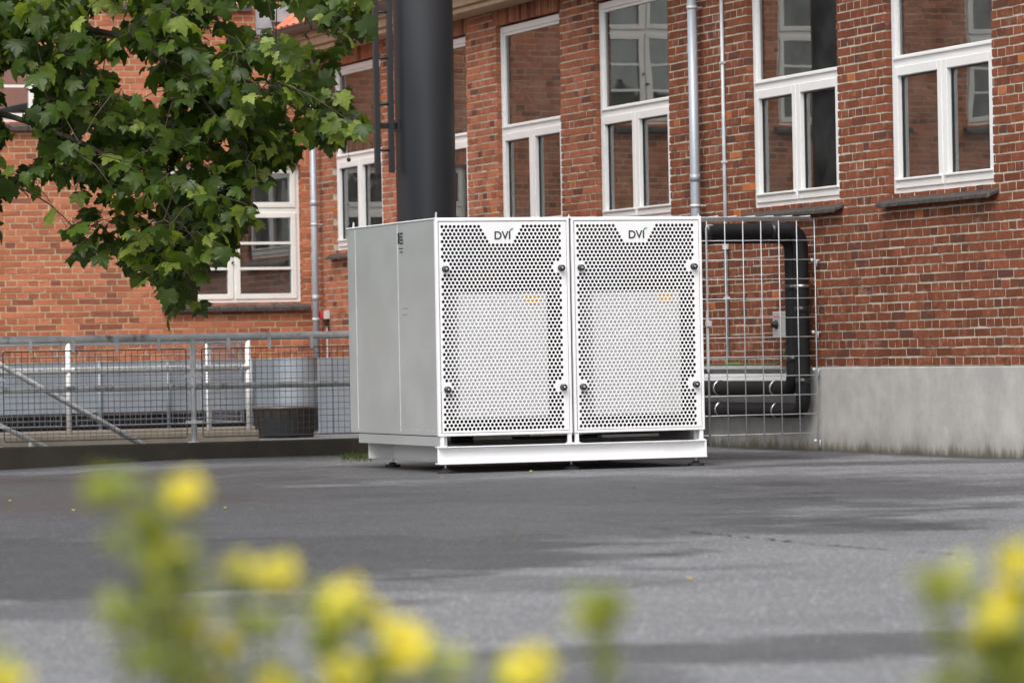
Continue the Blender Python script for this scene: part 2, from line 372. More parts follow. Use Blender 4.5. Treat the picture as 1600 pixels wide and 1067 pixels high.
# ------------------------------------------------------------------ setting: ground with stairwell pit
XW, YL = 12.516, 39.5          # face of the long wing (plane X), face of the cross wing (plane Y)
KY0, KY1 = 29.30, 29.50        # front kerb of the stairwell
PX0, PX1, PY0, PY1 = 2.5, 10.9, 29.5, 33.9
def sstep(a): a = max(0, min(1, a)); return a*a*(3-2*a)
def gz(x, y): return -.05*sstep((8.4-x)/2.2)*sstep((y-23)/4)*sstep((60-y)/10)
def ground():
    xs = sorted(set([-300, -100, -40, -20, -10, -6, -3, PX0, PX1, 20, 40, 100, 300] + [i*.5 for i in range(-4, 27)]))
    ys = sorted(set([-300, -100, -40, -10, 0, 5, PY0, PY1, 50, 70, 100, 300] + [8+i*.5 for i in range(0, 65)]))
    mb = MB(); idx = {}
    for i, x in enumerate(xs):
        for j, y in enumerate(ys): idx[i, j] = len(mb.v); mb.v.append((x, y, gz(x, y)))
    for i in range(len(xs)-1):
        for j in range(len(ys)-1):
            cx, cy = (xs[i]+xs[i+1])/2, (ys[j]+ys[j+1])/2
            if PX0 < cx < PX1 and PY0 < cy < PY1: continue
            mb.face((idx[i, j], idx[i+1, j], idx[i+1, j+1], idx[i, j+1]))
    o = mb.build('ground', M['asphalt'], smooth=True, fix=False); tag(o, kind='structure')
    p = MB(); e = .003
    p.box((PX0+e, PY0+e, -2.6), (PX1-e, PY1-e, -2.5)); p.box((PX0-.2, PY0-.2, -2.5), (PX0+e, PY1+.2, -.06)); p.box((PX1-e, PY0-.2, -2.5), (PX1+.2, PY1+.2, -.06))
    p.box((PX0+e, PY0-.2, -2.5), (PX1-e, PY0+e, -.06)); p.box((PX0+e, PY1-e, -2.5), (PX1-e, PY1+.2, -.06))
    tag(p.build('stairwell', M['pit']), kind='structure')
    # concrete strip (crack filler line) across the yard
    c = MB(); L = [(890, 811), (985, 820), (1080, 830), (1160, 839), (1240, 847), (1330, 855), (1425, 862), (1550, 870)]
    q = [on_z(x, y+rnd.uniform(-1, 1)) for x, y in L]; P = []
    for i in range(len(q)-1):
        for k in range(10):
            P.append(q[i].lerp(q[i+1], k/10)+Vector((rnd.uniform(-.02, .02), rnd.uniform(-.05, .05), .004)))
    for i in range(len(P)-1):
        w0, w1 = (.016*abs(math.sin(i*.37))+.010, .016*abs(math.sin((i+1)*.37))+.010)
        c.poly((P[i]+Vector((0, -w0, 0)), P[i+1]+Vector((0, -w1, 0)), P[i+1]+Vector((0, w1, 0)), P[i]+Vector((0, w0, 0))))
    tag(c.build('pavement_crack', simple('crack_dirt', (.06, .06, .061), .9), fix=False), kind='structure')
ground()

# ------------------------------------------------------------------ brick walls
CO = .0667; ST = .24; HD = .12; JT = .0135; REC = .0042
def mapper(kind):
    if kind == 'f': return lambda u, z, w_: (XW-w_, u, z)
    return lambda u, z, w_: (u, YL-w_, z)
def visible_score(P, foreshort):
    x, y, d = project(Vector(P))
    if d < 1 or x < 0 or x > 1600 or y < 0 or y > 1067: return -1
    return foreshort*(FP/d)**2
VAR = 24
def brick_meshes(mat, kind):
    res = {}
    for L in ('s', 'h'):
        res[L] = []
        ln = (ST if L == 's' else HD)-JT; ht = CO-JT
        for i in range(VAR):
            mb = MB(); a = (i+.5)/VAR*.95 if i < VAR-1 else .995
            if kind == 'f': mb.box((0, -ln/2, -ht/2), (.1, ln/2, ht/2), a, .0024)
            else: mb.box((-ln/2, 0, -ht/2), (ln/2, .1, ht/2), a, .0024)
            res[L].append(mb.mesh('brick_'+('stretcher' if L == 's' else 'header'), mat, attr=True))
    return res
def wall(kind, parent, u0, u1, z0, z1, openings, soldiers, mats, mask=None):
    P = mapper(kind); core = MB(); g = .010
    edges = sorted(set([u0, u1]+[e for o in openings for e in (o[0]-g, o[1]+g)]))
    for a, b in zip(edges, edges[1:]):
        mid = (a+b)/2; zz = z0
        for o in sorted([o for o in openings if o[0]-g < mid < o[1]+g], key=lambda o: o[2]):
            core.box(P(a, zz, -REC), P(b, o[2]-g, -.30)); zz = o[3]+g
        core.box(P(a, zz, -REC), P(b, z1, -.30))
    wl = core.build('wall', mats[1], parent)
    rows = int(round((z1-z0)/CO)); items = []
    for k in range(rows):
        za, zb = z0+k*CO, z0+(k+1)*CO; zc = (za+zb)/2
        cuts = [(o[0], o[1]) for o in openings if o[2] < zc < o[3]] + [(s[0], s[1]) for s in soldiers if s[2] < zc < s[3]]
        pitch = HD if k % 2 == 0 else ST
        off = {0: 0, 1: HD/2, 2: 0, 3: HD/2+HD}[k % 4]
        if k % 2 == 0: off = 0
        else: off = HD/2 + (HD if k % 4 == 3 else 0)
        n0 = int((u0-off)/pitch)-1; u = n0*pitch+off
        while u < u1:
            a, b = max(u, u0), min(u+pitch, u1)
            segs = [(a, b)] if b-a > .02 else []
            for c0, c1 in cuts:
                ns = []
                for s0, s1 in segs:
                    if c1 <= s0 or c0 >= s1: ns.append((s0, s1)); continue
                    if c0 > s0: ns.append((s0, c0+JT*.5 if False else c0))
                    if c1 < s1: ns.append((c1, s1))
                segs = ns
            for s0, s1 in segs:
                if s1-s0 > .014:
                    le = s0 if any(abs(s0-c[1]) < 1e-6 for c in cuts) else s0+JT/2
                    re = s1 if any(abs(s1-c[0]) < 1e-6 for c in cuts) else s1-JT/2
                    items.append((le, re, za+JT/2, zb-JT/2, 'h' if k % 2 == 0 else 's'))
            u += pitch
    for s in soldiers:
        n = int(round((s[1]-s[0])/CO)); pw = (s[1]-s[0])/n
        for i in range(n): items.append((s[0]+i*pw+JT/2, s[0]+(i+1)*pw-JT/2, s[2]+JT/2, s[3]-JT/2, 'v'))
    if mask: items = [i for i in items if mask(i)]
    sc_ = []
    for n, it in enumerate(items):
        c = P((it[0]+it[1])/2, (it[2]+it[3])/2, 0)
        fs = .45 if kind == 'f' else .95
        e = visible_score(c, fs*(it[1]-it[0])*(it[3]-it[2])*1e3) if it[4] != 'v' else -1
        sc_.append((e, n))
    big = set(n for e, n in sorted(sc_, reverse=True)[:300] if e > 0)
    ms = brick_meshes(mats[0], kind); rest = MB()
    for n, it in enumerate(items):
        pro = max(-.0012, min(.003, rnd.gauss(0, .0012))); bv = rnd.random()
        if n in big:
            L = it[4]; ln = (ST if L == 's' else HD)-JT
            o = bpy.data.objects.new('brick', ms[L][VAR-1] if rnd.random() < .015 else rnd.choice(ms[L][:-1])); COL.objects.link(o)
            o.parent = wl; o.matrix_parent_inverse = world_of(wl).inverted()
            o.location = P((it[0]+it[1])/2+rnd.gauss(0, .0012), (it[2]+it[3])/2+rnd.gauss(0, .001), pro)
            s = (it[1]-it[0])/ln
            o.scale = (1, s, 1) if kind == 'f' else (s, 1, 1)
            o.rotation_euler = (rnd.gauss(0, .004), 0, 0) if kind == 'f' else (0, rnd.gauss(0, .004), 0)
        else:
            du, dz = rnd.gauss(0, .0012), rnd.gauss(0, .001)
            rest.box(P(it[0]+du, it[2]+dz, pro), P(it[1]+du, it[3]+dz, -.1), bv, .0024)
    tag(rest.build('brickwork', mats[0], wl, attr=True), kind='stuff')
    return wl

FW = [(21.36, 23.00), (23.84, 25.50), (26.34, 27.99), (29.62, 31.27), (32.12, 33.76), (34.60, 36.25), (37.17, 38.81)]
FZ0, FZT, FZ1 = 1.897, 2.862, 3.835
f_open = [(a, b, 1.909, 3.844) for a, b in FW]
z_pl = .642
f_sold = [(a-.1, b+.1, 3.844, 3.844+.215) for a, b in FW]
long_wing = empty('brick_building', (XW+3, 30, 0)); tag(long_wing, 'long single storey red brick wing with tall white windows, right of the corner downpipe', 'building')
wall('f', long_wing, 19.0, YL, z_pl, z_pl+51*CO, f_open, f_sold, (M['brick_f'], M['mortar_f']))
cross_wing = empty('brick_building', (6, YL+3, 0)); tag(cross_wing, 'taller orange brick wing behind the plane tree and stairwell railing', 'building')
LW = [(10.885, 12.373, 1.376, 2.863), (7.97, 9.52, 3.30, 4.85), (5.59, 7.14, 3.30, 4.85), (3.20, 4.75, 3.30, 4.85), (10.30, 11.78, 4.58, 6.10)]
l_open = [(a, b, z_pl+round((c-z_pl)/CO)*CO, z_pl+round((d-z_pl)/CO)*CO) for a, b, c, d in LW]
l_sold = [(a-.12, min(b+.12, XW-.01), o[3], o[3]+4*CO) for (a, b, c, d), o in zip(LW, l_open)]
def l_mask(it): return not (it[1] > XW-.005)
wall('l', cross_wing, 1.0, XW, z_pl-6*CO, z_pl+92*CO, l_open, l_sold, (M['brick_l'], M['mortar_l']))

# plinths, rooms, eaves and roof
mb = MB(); mb.box((XW-.012, 19, -.2), (XW+.3, YL, z_pl-.004)); bevel(mb.build('plinth', M['plinth'], long_wing), .01)
mb = MB(); mb.box((1.0, YL-.03, -.2), (XW-.02, YL+.28, z_pl-6*CO-.004)); mb.build('plinth', M['pit'], cross_wing)
def room(parent, p, q):
    mb = MB(); mb.box(p, q); o = mb.build('room', M['room'], parent)
    return o
room(long_wing, (XW+.301, 18.5, .9), (XW+4.3, YL+.2, 4.12))
# the room boxes need the window holes: open towards the glass
def cut_room(o, axis, val):
    bm = bmesh.new(); bm.from_mesh(o.data)
    for f in list(bm.faces):
        if abs(f.calc_center_median()[axis]-val) < 1e-4: bm.faces.remove(f)
    bm.to_mesh(o.data); bm.free()
for o in bpy.data.objects:
    if o.name.startswith('room') and o.parent == long_wing: cut_room(o, 0, XW+.301)
r2 = room(cross_wing, (.9, YL+.301, .3), (XW+.2, YL+4, 6.9)); cut_room(r2, 1, YL+.301)
mb = MB(); mb.box((.9, YL+.001, z_pl+92*CO), (XW+4, YL+4.2, z_pl+92*CO+.2)); mb.build('roof', M['gutter'], cross_wing)
mb = MB(); mb.box((XW+.001, YL+.001, 4.0), (XW+6, YL+.3, z_pl+92*CO)); mb.build('wall', M['brick_l'], cross_wing)
ZE = z_pl+51*CO
mb = MB(); mb.box((XW-.30, 19, ZE+.003), (XW+.3, YL-.002, ZE+.09)); mb.box((XW-.26, 19, ZE-.05), (XW-.001, YL-.002, ZE+.003))
mb.box((XW-.33, 19, ZE+.0901), (XW+.3, YL-.002, ZE+.17)); bevel(mb.build('soffit', M['soffit'], long_wing), .012)
mb = MB(); n = 9; gc = Vector((XW-.40, 0, ZE+.22)); prof = [(gc.x+.075*math.cos(math.pi*(1+k/n)), gc.z+.075*math.sin(math.pi*(1+k/n))) for k in range(n+1)]
for (xa, za), (xb, zb) in zip(prof, prof[1:]):
    mb.poly(((xa, 19, za), (xb, 19, zb), (xb, YL-.002, zb), (xa, YL-.002, za)))
mb.tube([(gc.x-.075, 19, gc.z), (gc.x-.075, YL-.002, gc.z)], .011, 8)
gut = mb.build('gutter', M['gutter'], long_wing, smooth=True)
mb = MB(); sl_ = math.radians(42); rx = XW-.36; rz = ZE+.23
mb.poly(((rx, 19, rz), (rx, YL-.002, rz), (rx+5*math.cos(sl_), YL-.002, rz+5*math.sin(sl_)), (rx+5*math.cos(sl_), 19, rz+5*math.sin(sl_))))
roof = mb.build('roof', M['tile'], long_wing)
# pantiles
tm = MB(); W_, L_ = .24, .40; nn = 8
pr = [(i/nn*W_, .022*math.sin(2*math.pi*i/nn)) for i in range(nn+1)]
for i in range(nn):
    (ua, ha), (ub, hb) = pr[i], pr[i+1]
    def T(u, s, h): return (s*math.cos(sl_)-h*math.sin(sl_), u, s*math.sin(sl_)+h*math.cos(sl_))
    tm.poly((T(ua, 0, ha+.055), T(ub, 0, hb+.055), T(ub, L_, hb+.03), T(ua, L_, ha+.03)))
    tm.poly((T(ua, 0, ha+.055), T(ub, 0, hb+.055), T(ub, 0, hb+.038), T(ua, 0, ha+.038)))
tile_me = tm.mesh('roof_tile', M['tile'], smooth=False, fix=False)
cnt = 0
for r in range(7):
    for c in range(40):
        o = bpy.data.objects.new('roof_tile', tile_me); COL.objects.link(o); o.parent = roof; o.matrix_parent_inverse = world_of(roof).inverted()
        o.location = (rx-.05+r*.34*math.cos(sl_), YL-.02-(c+1)*.225, rz-.03+r*.34*math.sin(sl_)+rnd.uniform(-.003, .003)); o.rotation_euler = (0, 0, rnd.gauss(0, .006))
mb = MB(); mb.box((XW-.62, YL-.022, ZE+.20), (XW-.02, YL-.0105, ZE+.52)); mb.box((XW-.45, YL-.14, ZE+.33), (XW-.3, YL-.023, ZE+.42))
mb.build('flashing', M['lead'], cross_wing)

# ------------------------------------------------------------------ windows
def window_f(a, b, curtain):
    P = mapper('f'); FR = .058; wf, wb = -.045, -.12
    m = MB()
    m.box(P(a+.002, FZ0, wf), P(a+FR, FZ1, wb)); m.box(P(b-FR, FZ0, wf), P(b-.002, FZ1, wb))
    m.box(P(a+FR, FZ1-FR, wf), P(b-FR, FZ1, wb)); m.box(P(a+FR, FZ0, wf), P(b-FR, FZ0+.055, wb))
    m.box(P(a+FR, FZT-.035, wf), P(b-FR, FZT+.03, wb)); mid = (a+b)/2
    m.box(P(mid-.03, FZ0+.055, wf), P(mid+.03, FZT-.035, wb))
    win = bevel(m.build('window', M['pvc'], long_wing), .004)
    # fixed upper light: bead and pane
    m = MB(); B = .028; u0_, u1_, z0_, z1_ = a+FR, b-FR, FZT+.03, FZ1-FR
    m.box(P(u0_, z0_, wf-.012), P(u1_, z0_+B, wb+.02)); m.box(P(u0_, z1_-B, wf-.012), P(u1_, z1_, wb+.02))
    m.box(P(u0_, z0_+B, wf-.012), P(u0_+B, z1_-B, wb+.02)); m.box(P(u1_-B, z0_+B, wf-.012), P(u1_, z1_-B, wb+.02))
    m.box(P(u0_-.02, z0_-.004, wf+.016), P(u1_+.02, z0_+.012, wf-.01))
    bevel(m.build('bead', M['pvc'], win), .003)
    m = MB(); m.box(P(u0_+B-.005, z0_+B-.005, -.075), P(u1_-B+.005, z1_-B+.005, -.080)); m.build('pane', M['glass'], win)
    S = .068
    for (s0, s1) in ((a+FR-.012, mid-.008), (mid+.008, b-FR+.012)):
        z0_, z1_ = FZ0+.045, FZT-.028; sf = wf+.014; m = MB()
        m.box(P(s0, z0_, sf), P(s0+S, z1_, wb+.01)); m.box(P(s1-S, z0_, sf), P(s1, z1_, wb+.01))
        m.box(P(s0+S, z1_-S, sf), P(s1-S, z1_, wb+.01)); m.box(P(s0+S, z0_, sf), P(s1-S, z0_+S+.008, wb+.01))
        m.box(P(s0+.02, z0_+S-.012, sf+.016), P(s1-.02, z0_+S+.006, sf-.002))
        bevel(m.build('sash', M['pvc'], win), .005)
        m = MB(); m.box(P(s0+S-.006, z0_+S, -.075), P(s1-S+.006, z1_-S+.006, -.080)); m.build('pane', M['glass'], win)
        m = MB(); e = .012   # black gasket
        for (p0, p1, q0, q1) in ((s0+S, s0+S+e, z0_+S+.008, z1_-S), (s1-S-e, s1-S, z0_+S+.008, z1_-S), (s0+S+e, s1-S-e, z1_-S-e, z1_-S)):
            m.box(P(p0, q0, -.066), P(p1, q1, -.074))
        m.build('gasket', M['knob'], win)
    # slate sill in pieces
    n = 5; wd = (b-a+.14)/n
    for i in range(n):
        m = MB(); ua = a-.07+i*wd; ub = ua+wd-.004; j = rnd.uniform(-.004, .004)
        v = [P(ua, FZ0-.004, -.05), P(ub, FZ0-.004, -.05), P(ub, FZ0-.062+j, .085), P(ua, FZ0-.062, .085),
             P(ua, FZ0-.035, -.05), P(ub, FZ0-.035, -.05), P(ub, FZ0-.093+j, .085), P(ua, FZ0-.093, .085)]
        m.v = v; m.f = [(0, 1, 2, 3), (7, 6, 5, 4), (0, 4, 5, 1), (1, 5, 6, 2), (2, 6, 7, 3), (3, 7, 4, 0)]; m.a = [0]*6
        bevel(m.build('sill_slate', M['slate'], win), .006)
    if curtain:
        m = MB(); k = 40; L = curtain
        for i in range(k):
            ya, yb = b-.03-L*i/k, b-.03-L*(i+1)/k
            xa, xb = XW+.15+.012*math.sin(i*1.5), XW+.15+.012*math.sin((i+1)*1.5)
            m.poly(((xa, ya, FZ0+.02), (xb, yb, FZ0+.02), (xb, yb, FZ1), (xa, ya, FZ1)))
        m.build('curtain', M['curtain'], win, smooth=True)
    return win
for i, (a, b) in enumerate(FW): window_f(a, b, [0, .62, .30, .36, .2, 0, 0][i])

def window_l(a, b, z0, z1):
    P = mapper('l'); H = z1-z0; zt = z0+H*.667; FR = .055; wf, wb = -.06, -.14; mid = (a+b)/2
    m = MB()
    m.box(P(a+.002, z0, wf), P(a+FR, z1, wb)); m.box(P(b-FR, z0, wf), P(b-.002, z1, wb))
    m.box(P(a+FR, z1-FR, wf), P(b-FR, z1, wb)); m.box(P(a+FR, z0, wf), P(b-FR, z0+.05, wb))
    m.box(P(a+FR, zt-.035, wf), P(b-FR, zt+.035, wb)); m.box(P(mid-.03, z0+.05, wf), P(mid+.03, zt-.035, wb)); m.box(P(mid-.03, zt+.035, wf), P(mid+.03, z1-FR, wb))
    win = bevel(m.build('window', M['wood_white'], cross_wing), .004)
    S = .055; sf = wf+.012
    for (s0, s1) in ((a+FR-.01, mid-.012), (mid+.012, b-FR+.01)):
        for (q0, q1, bars) in ((z0+.04, zt-.028, 2), (zt+.028, z1-FR+.01, 0)):
            m = MB()
            m.box(P(s0, q0, sf), P(s0+S, q1, wb+.02)); m.box(P(s1-S, q0, sf), P(s1, q1, wb+.02))
            m.box(P(s0+S, q1-S, sf), P(s1-S, q1, wb+.02)); m.box(P(s0+S, q0, sf), P(s1-S, q0+S, wb+.02))
            bevel(m.build('sash', M['wood_white'], win), .004)
            h = (q1-q0-2*S)/(bars+1)
            for k in range(bars):
                m = MB(); zz = q0+S+(k+1)*h; m.box(P(s0+S, zz-.014, sf-.004), P(s1-S, zz+.014, -.10)); m.build('glazing_bar', M['wood_white'], win)
            for k in range(bars+1):
                m = MB(); m.box(P(s0+S-.005, q0+S+k*h-.002, -.085), P(s1-S+.005, q0+S+(k+1)*h+.002, -.089)); m.build('pane', M['glass'], win)
    for (hu, hz) in ((mid+.014, z0+H*.36), (mid-.02, z0+H*.29)):
        m = MB(); m.lathe(P(hu, hz, sf), [(.012, 0), (.016, .012), (.010, .022)], 8, 'y'); m.build('knob', M['knob'], win, smooth=True)
    n = 8; wd = (b-a+.16)/n
    for i in range(n):
        m = MB(); ua = a-.08+i*wd; ub = min(ua+wd-.006, XW-.004)
        v = [P(ua, z0-.004, -.05), P(ub, z0-.004, -.05), P(ub, z0-.05, .07), P(ua, z0-.05, .07), P(ua, z0-.05, -.05), P(ub, z0-.05, -.05), P(ub, z0-.095, .07), P(ua, z0-.095, .07)]
        m.v = v; m.f = [(0, 1, 2, 3), (7, 6, 5, 4), (0, 4, 5, 1), (1, 5, 6, 2), (2, 6, 7, 3), (3, 7, 4, 0)]; m.a = [0]*6
        bevel(m.build('sill_slate', M['slate'], win), .005)
for o in LW: window_l(*o)

# things on the inner sills
p = on_x(1524, 263, XW+.20); m = MB(); zs = FZ0+.02
m.box((XW+.17, 23.9, FZ0-.02), (XW+.34, 38.8, FZ0+.018)); m.build('inner_sill', M['room'], long_wing)
m = MB(); m.lathe((XW+.23, p.y, zs), [(.055, 0), (.075, .11), (.085, .115), (.085, .15), (.075, .15), (.07, .12)], 20)
tag(m.build('flower_pot', M['pot'], smooth=True), 'small yellow green pot on the inner sill of the rightmost window', 'pot')
p = on_x(1215, 296, XW+.22); m = MB(); m.lathe((XW+.24, p.y, zs), [(.06, 0), (.12, .02), (.13, .06), (.10, .12), (.04, .15)], 16)
tag(m.build('cushion', M['pink'], smooth=True), 'pink cushion inside the window beside the zinc conduit', 'cushion')

# ------------------------------------------------------------------ heat pump cabinet
UX0, UX1, UY0, UY1 = 8.465, 10.385, 24.05, 25.95
UB, UT = .246, 1.692
hp = empty('heat_pump', ((UX0+UX1)/2, 25, 0)); tag(hp, 'large white and steel heat pump with two perforated front panels', 'heat pump')
PW = .952; GAP = UX1-UX0-2*PW
PIT = .02885; ROWH = PIT*.8645
def perforated(x0):
    mb = MB(); y = UY0+.004; d = .003; NH = 14; R_ = PIT*.378
    zt = UT-.054; xh = x0+.047
    def ring(cx, cz, hw, hh):
        base = len(mb.v)
        for k in range(NH):
            an = 2*math.pi*(k+.5)/NH; mb.v.append((cx+R_*math.cos(an), y, cz+R_*math.sin(an)))
        for k in range(NH):
            an = 2*math.pi*(k+.5)/NH; mb.v.append((cx+R_*math.cos(an), y+d, cz+R_*math.sin(an)))
        ob = len(mb.v)
        for k in range(NH):
            an = 2*math.pi*(k+.5)/NH; c, s = math.cos(an), math.sin(an); q = min(hw/abs(c) if abs(c) > 1e-6 else 9, hh/abs(s) if abs(s) > 1e-6 else 9)
            mb.v.append((cx+c*q, y, cz+s*q))
        for k in range(NH):
            k2 = (k+1) % NH
            a_, b_ = mb.v[ob+k], mb.v[ob+k2]
            # corner vertex when the outer edge turns
            if abs(a_[0]-b_[0]) > 1e-7 and abs(a_[2]-b_[2]) > 1e-7:
                cxn = cx+math.copysign(hw, (a_[0]+b_[0])/2-cx); czn = cz+math.copysign(hh, (a_[2]+b_[2])/2-cz)
                mb.v.append((cxn, y, czn)); mb.face((base+k, ob+k, len(mb.v)-1, ob+k2, base+k2))
            else: mb.face((base+k, ob+k, ob+k2, base+k2))
            mb.face((base+k, base+k2, base+NH+k2, base+NH+k))
    def solid(xa, xb, za, zb): 
        if xb-xa > 1e-6: mb.poly(((xa, y, za), (xb, y, za), (xb, y, zb), (xa, y, zb)))
    xl, xr = x0+.022, x0+PW-.022; zlo, zhi = UB+.022, UT-.022
    NR = 55
    for r in range(NR):
        z = zt-r*ROWH; odd = r % 2; n = 29 if odd else 30
        xs0 = xh+(PIT/2 if odd else 0)-PIT/2; keep = set(range(n))
        if r < 5:
            lft = 10+r//2
            keep = set(i for i in range(n) if i < lft or i >= n-lft)
        if r in (10, 11, 12, 42, 43, 44): keep -= {0, 1, n-1, n-2}
        solid(xl, xs0, z-ROWH/2, z+ROWH/2); solid(xs0+n*PIT, xr, z-ROWH/2, z+ROWH/2)
        for i in range(n):
            cx = xs0+(i+.5)*PIT
            if i in keep: ring(cx, z, PIT/2, ROWH/2)
            else: solid(cx-PIT/2, cx+PIT/2, z-ROWH/2, z+ROWH/2)
    solid(xl, xr, zt+ROWH/2, zhi); solid(xl, xr, zlo, zt-(NR-.5)*ROWH)
    return mb.build('perforated_panel', M['white'], hp, fix=False)
def text_mesh(s, size, mat, name):
    cu_ = bpy.data.curves.new('txt', 'FONT'); cu_.body = s; cu_.size = size; cu_.extrude = .0008; cu_.align_x = 'CENTER'; cu_.offset = .0014
    o = bpy.data.objects.new('txt', cu_); COL.objects.link(o)
    dg = bpy.context.evaluated_depsgraph_get(); me = bpy.data.meshes.new_from_object(o.evaluated_get(dg)); bpy.data.objects.remove(o)
    me.name = name; me.materials.clear(); me.materials.append(mat); return me
logo = text_mesh('DVI', .076, M['text'], 'logo_lettering')
for x0 in (UX0, UX0+PW+GAP):
    fr = MB(); y0, y1 = UY0, UY0+.035; e = .018
    fr.box((x0, y0, UB), (x0+e, y1, UT)); fr.box((x0+PW-e, y0, UB), (x0+PW, y1, UT)); fr.box((x0+e, y0, UT-e), (x0+PW-e, y1, UT)); fr.box((x0+e, y0, UB), (x0+PW-e, y1, UB+e))
    bevel(fr.build('front_frame', M['white'], hp), .003)
    bk = MB()   # dark return behind the shadow gap between frame and panel
    g = .0045
    pp = perforated(x0)
    for kx in (x0+.062, x0+PW-.064):
        for kr in (11.3, 43.4):
            kz = UT-.054-kr*ROWH
            m = MB(); m.lathe((kx, UY0+.004, kz), [(.022, 0), (.022, .006), (.013, .008), (.013, .02), (.021, .022), (.021, .034), (.016, .038)], 16, 'y')
            kb = smooth_angle(m.build('knob', M['knob'], pp))
            m = MB(); m.lathe((kx, UY0+.004-.038, kz), [(.008, 0), (.008, .003), (.004, .004)], 10, 'y'); m.build('screw', M['screw'], pp, smooth=True)
    lo = put('logo_lettering', logo, pp); lo.rotation_euler = (math.radians(90), 0, 0); lo.location = (x0+PW*.5-.002, UY0+.0025, UT-.140)
    m = MB(); cx, cz = x0+PW*.5+.060, UT-.078
    m.poly([(cx+dx, UY0+.0022, cz+dz) for dx, dz in ((-.014, -.008), (-.002, -.006), (.010, .002), (.020, .012), (.006, .011), (-.006, .004))]); m.build('logo_leaf', M['leafmark'], pp)
    # inside: white inner casing with label, dark lining
    m = MB(); m.box((x0+.165, UY0+.045, UB+.115), (x0+PW-.150, UY0+.40, UB+.945)); ip = bevel(m.build('inner_panel', M['inner'], hp), .006)
    m = MB(); m.box((x0+PW-.305, UY0+.042, UB+.870), (x0+PW-.205, UY0+.0445, UB+.925)); m.build('warning_label', M['yellow'], ip)
    m = MB(); m.lathe((x0+PW*.5, UY0+.55, UT-.30), [(.26, 0), (.26, .12), (.235, .12), (.235, .02), (.05, .02), (.05, .10), (.02, .11)], 28, 'y'); m.build('fan_housing', M['insul'], hp)
    m = MB(); m.box((x0+.06, UY0+.16, UB+.3), (x0+.085, UY0+.18, UT-.1)); m.build('inner_bracket', M['galv'], hp)
m = MB(); e = .02
m.box((UX0+.03, UY1-.03, UB), (UX1-.03, UY1-.022, UT-.03)); m.box((UX0+.024, UY0+.05, UB), (UX0+.03, UY1-.03, UT-.03)); m.box((UX1-.03, UY0+.05, UB), (UX1-.024, UY1-.03, UT-.03))
m.box((UX0+PW-.004, UY0+.05, UB), (UX0+PW+GAP+.004, UY1-.03, UT-.03)); m.box((UX0+.03, UY0+.04, UB+.004), (UX1-.03, UY1-.03, UB+.012)); m.box((UX0+.03, UY0+.04, UT-.03), (UX1-.03, UY1-.03, UT-.024))
m.build('lining', M['black'], hp)
seams = [UY0+.036, 24.842, 25.765, UY1]
for side, xs in (('l', (UX0+.001, UX0+.02)), ('r', (UX1-.02, UX1-.001))):
    for a, b in zip(seams, seams[1:]):
        m = MB(); m.box((xs[0], a+.002, UB+.003), (xs[1], b-.002, UT-.004)); bevel(m.build('side_panel', M['steel_side'], hp), .004, 3)
for s in seams[1:-1]:
    m = MB(); m.box((UX0-.002, s-.004, UB+.02), (UX0+.004, s+.004, UT-.012)); m.build('seam_strip', M['galv_clean'], hp)
m = MB(); m.box((UX0+.02, UY1-.02, UB+.003), (UX1-.02, UY1-.001, UT-.004)); m.build('back_panel', M['steel_side'], hp)
m = MB(); m.box((UX0-.004, UY0+.003, UT-.0035), (UX1+.004, UY1+.004, UT+.006)); bevel(m.build('top_cover', M['white'], hp), .003)
# marks on the steel side
m = MB()
def side_rect(ya, yb, za, zb): m.poly(((UX0-.0015, ya, za), (UX0-.0015, yb, za), (UX0-.0015, yb, zb), (UX0-.0015, ya, zb)))
yb_ = 24.83; zt_ = 1.625
side_rect(yb_-.002, yb_-.042, zt_-.075, zt_); 
for k, L in enumerate((.055, .05, .055, .06)): side_rect(yb_-.052, yb_-.052-L, zt_-.014-k*.022, zt_-.002-k*.022)
side_rect(yb_-.02, yb_-.11, zt_-.112, zt_-.106); side_rect(yb_-.035, yb_-.10, zt_-.135, zt_-.129)
m.build('side_print', M['text'], hp, fix=False)
m = MB(); side_rect(24.64, 24.755, 1.105, 1.108); side_rect(24.64, 24.755, 1.062, 1.065); m.build('rating_plate', simple('plate_edge', (.14, .14, .14), .6), hp, fix=False)
# screws along the bottom of the side panels
m = MB()
for k in range(7): m.lathe((UX0+.0005, UY0+.12+k*.11, UB+.035), [(.005, 0), (.005, .002), (.003, .003)], 6, 'x')
m.build('screws', M['galv_clean'], hp)
# base frame
m = MB(); m.box((UX0+.006, UY0+.012, .178), (UX0+.06, UY1-.17, UB-.001))
bevel(m.build('base_rail', M['steel_side'], hp), .003)
m = MB(); m.box((UX1-.06, UY0+.05, .178), (UX1-.006, UY1-.02, UB-.001)); m.build('base_rail', M['steel_side'], hp)
m = MB()   # front channel: web and two flanges
m.box((UX0-.006, UY0+.02, .068), (UX1+.002, UY0+.03, .170)); m.box((UX0-.006, UY0-.02, .170), (UX1+.002, UY0+.08, .177)); m.box((UX0-.006, UY0-.025, .060), (UX1+.002, UY0+.08, .068))
bevel(m.build('base_beam', M['white'], hp), .002)
m = MB(); m.box((UX0+.24, UY0+.085, .068), (UX0+.25, UY1-.17, .177)); m.box((UX0+.21, UY0+.085, .060), (UX0+.28, UY1-.17, .068)); bevel(m.build('base_beam', M['white'], hp), .002)
m = MB(); m.box((UX1-.045, UY0+.085, .068), (UX1-.035, UY1-.05, .177)); m.box((UX1-.09, UY0+.085, .060), (UX1-.02, UY1-.05, .068)); bevel(m.build('base_beam', M['white'], hp), .002)
m = MB(); m.box((UX0+.05, UY1-.26, .068), (UX1-.05, UY1-.25, .177)); m.build('base_beam', M['white'], hp)
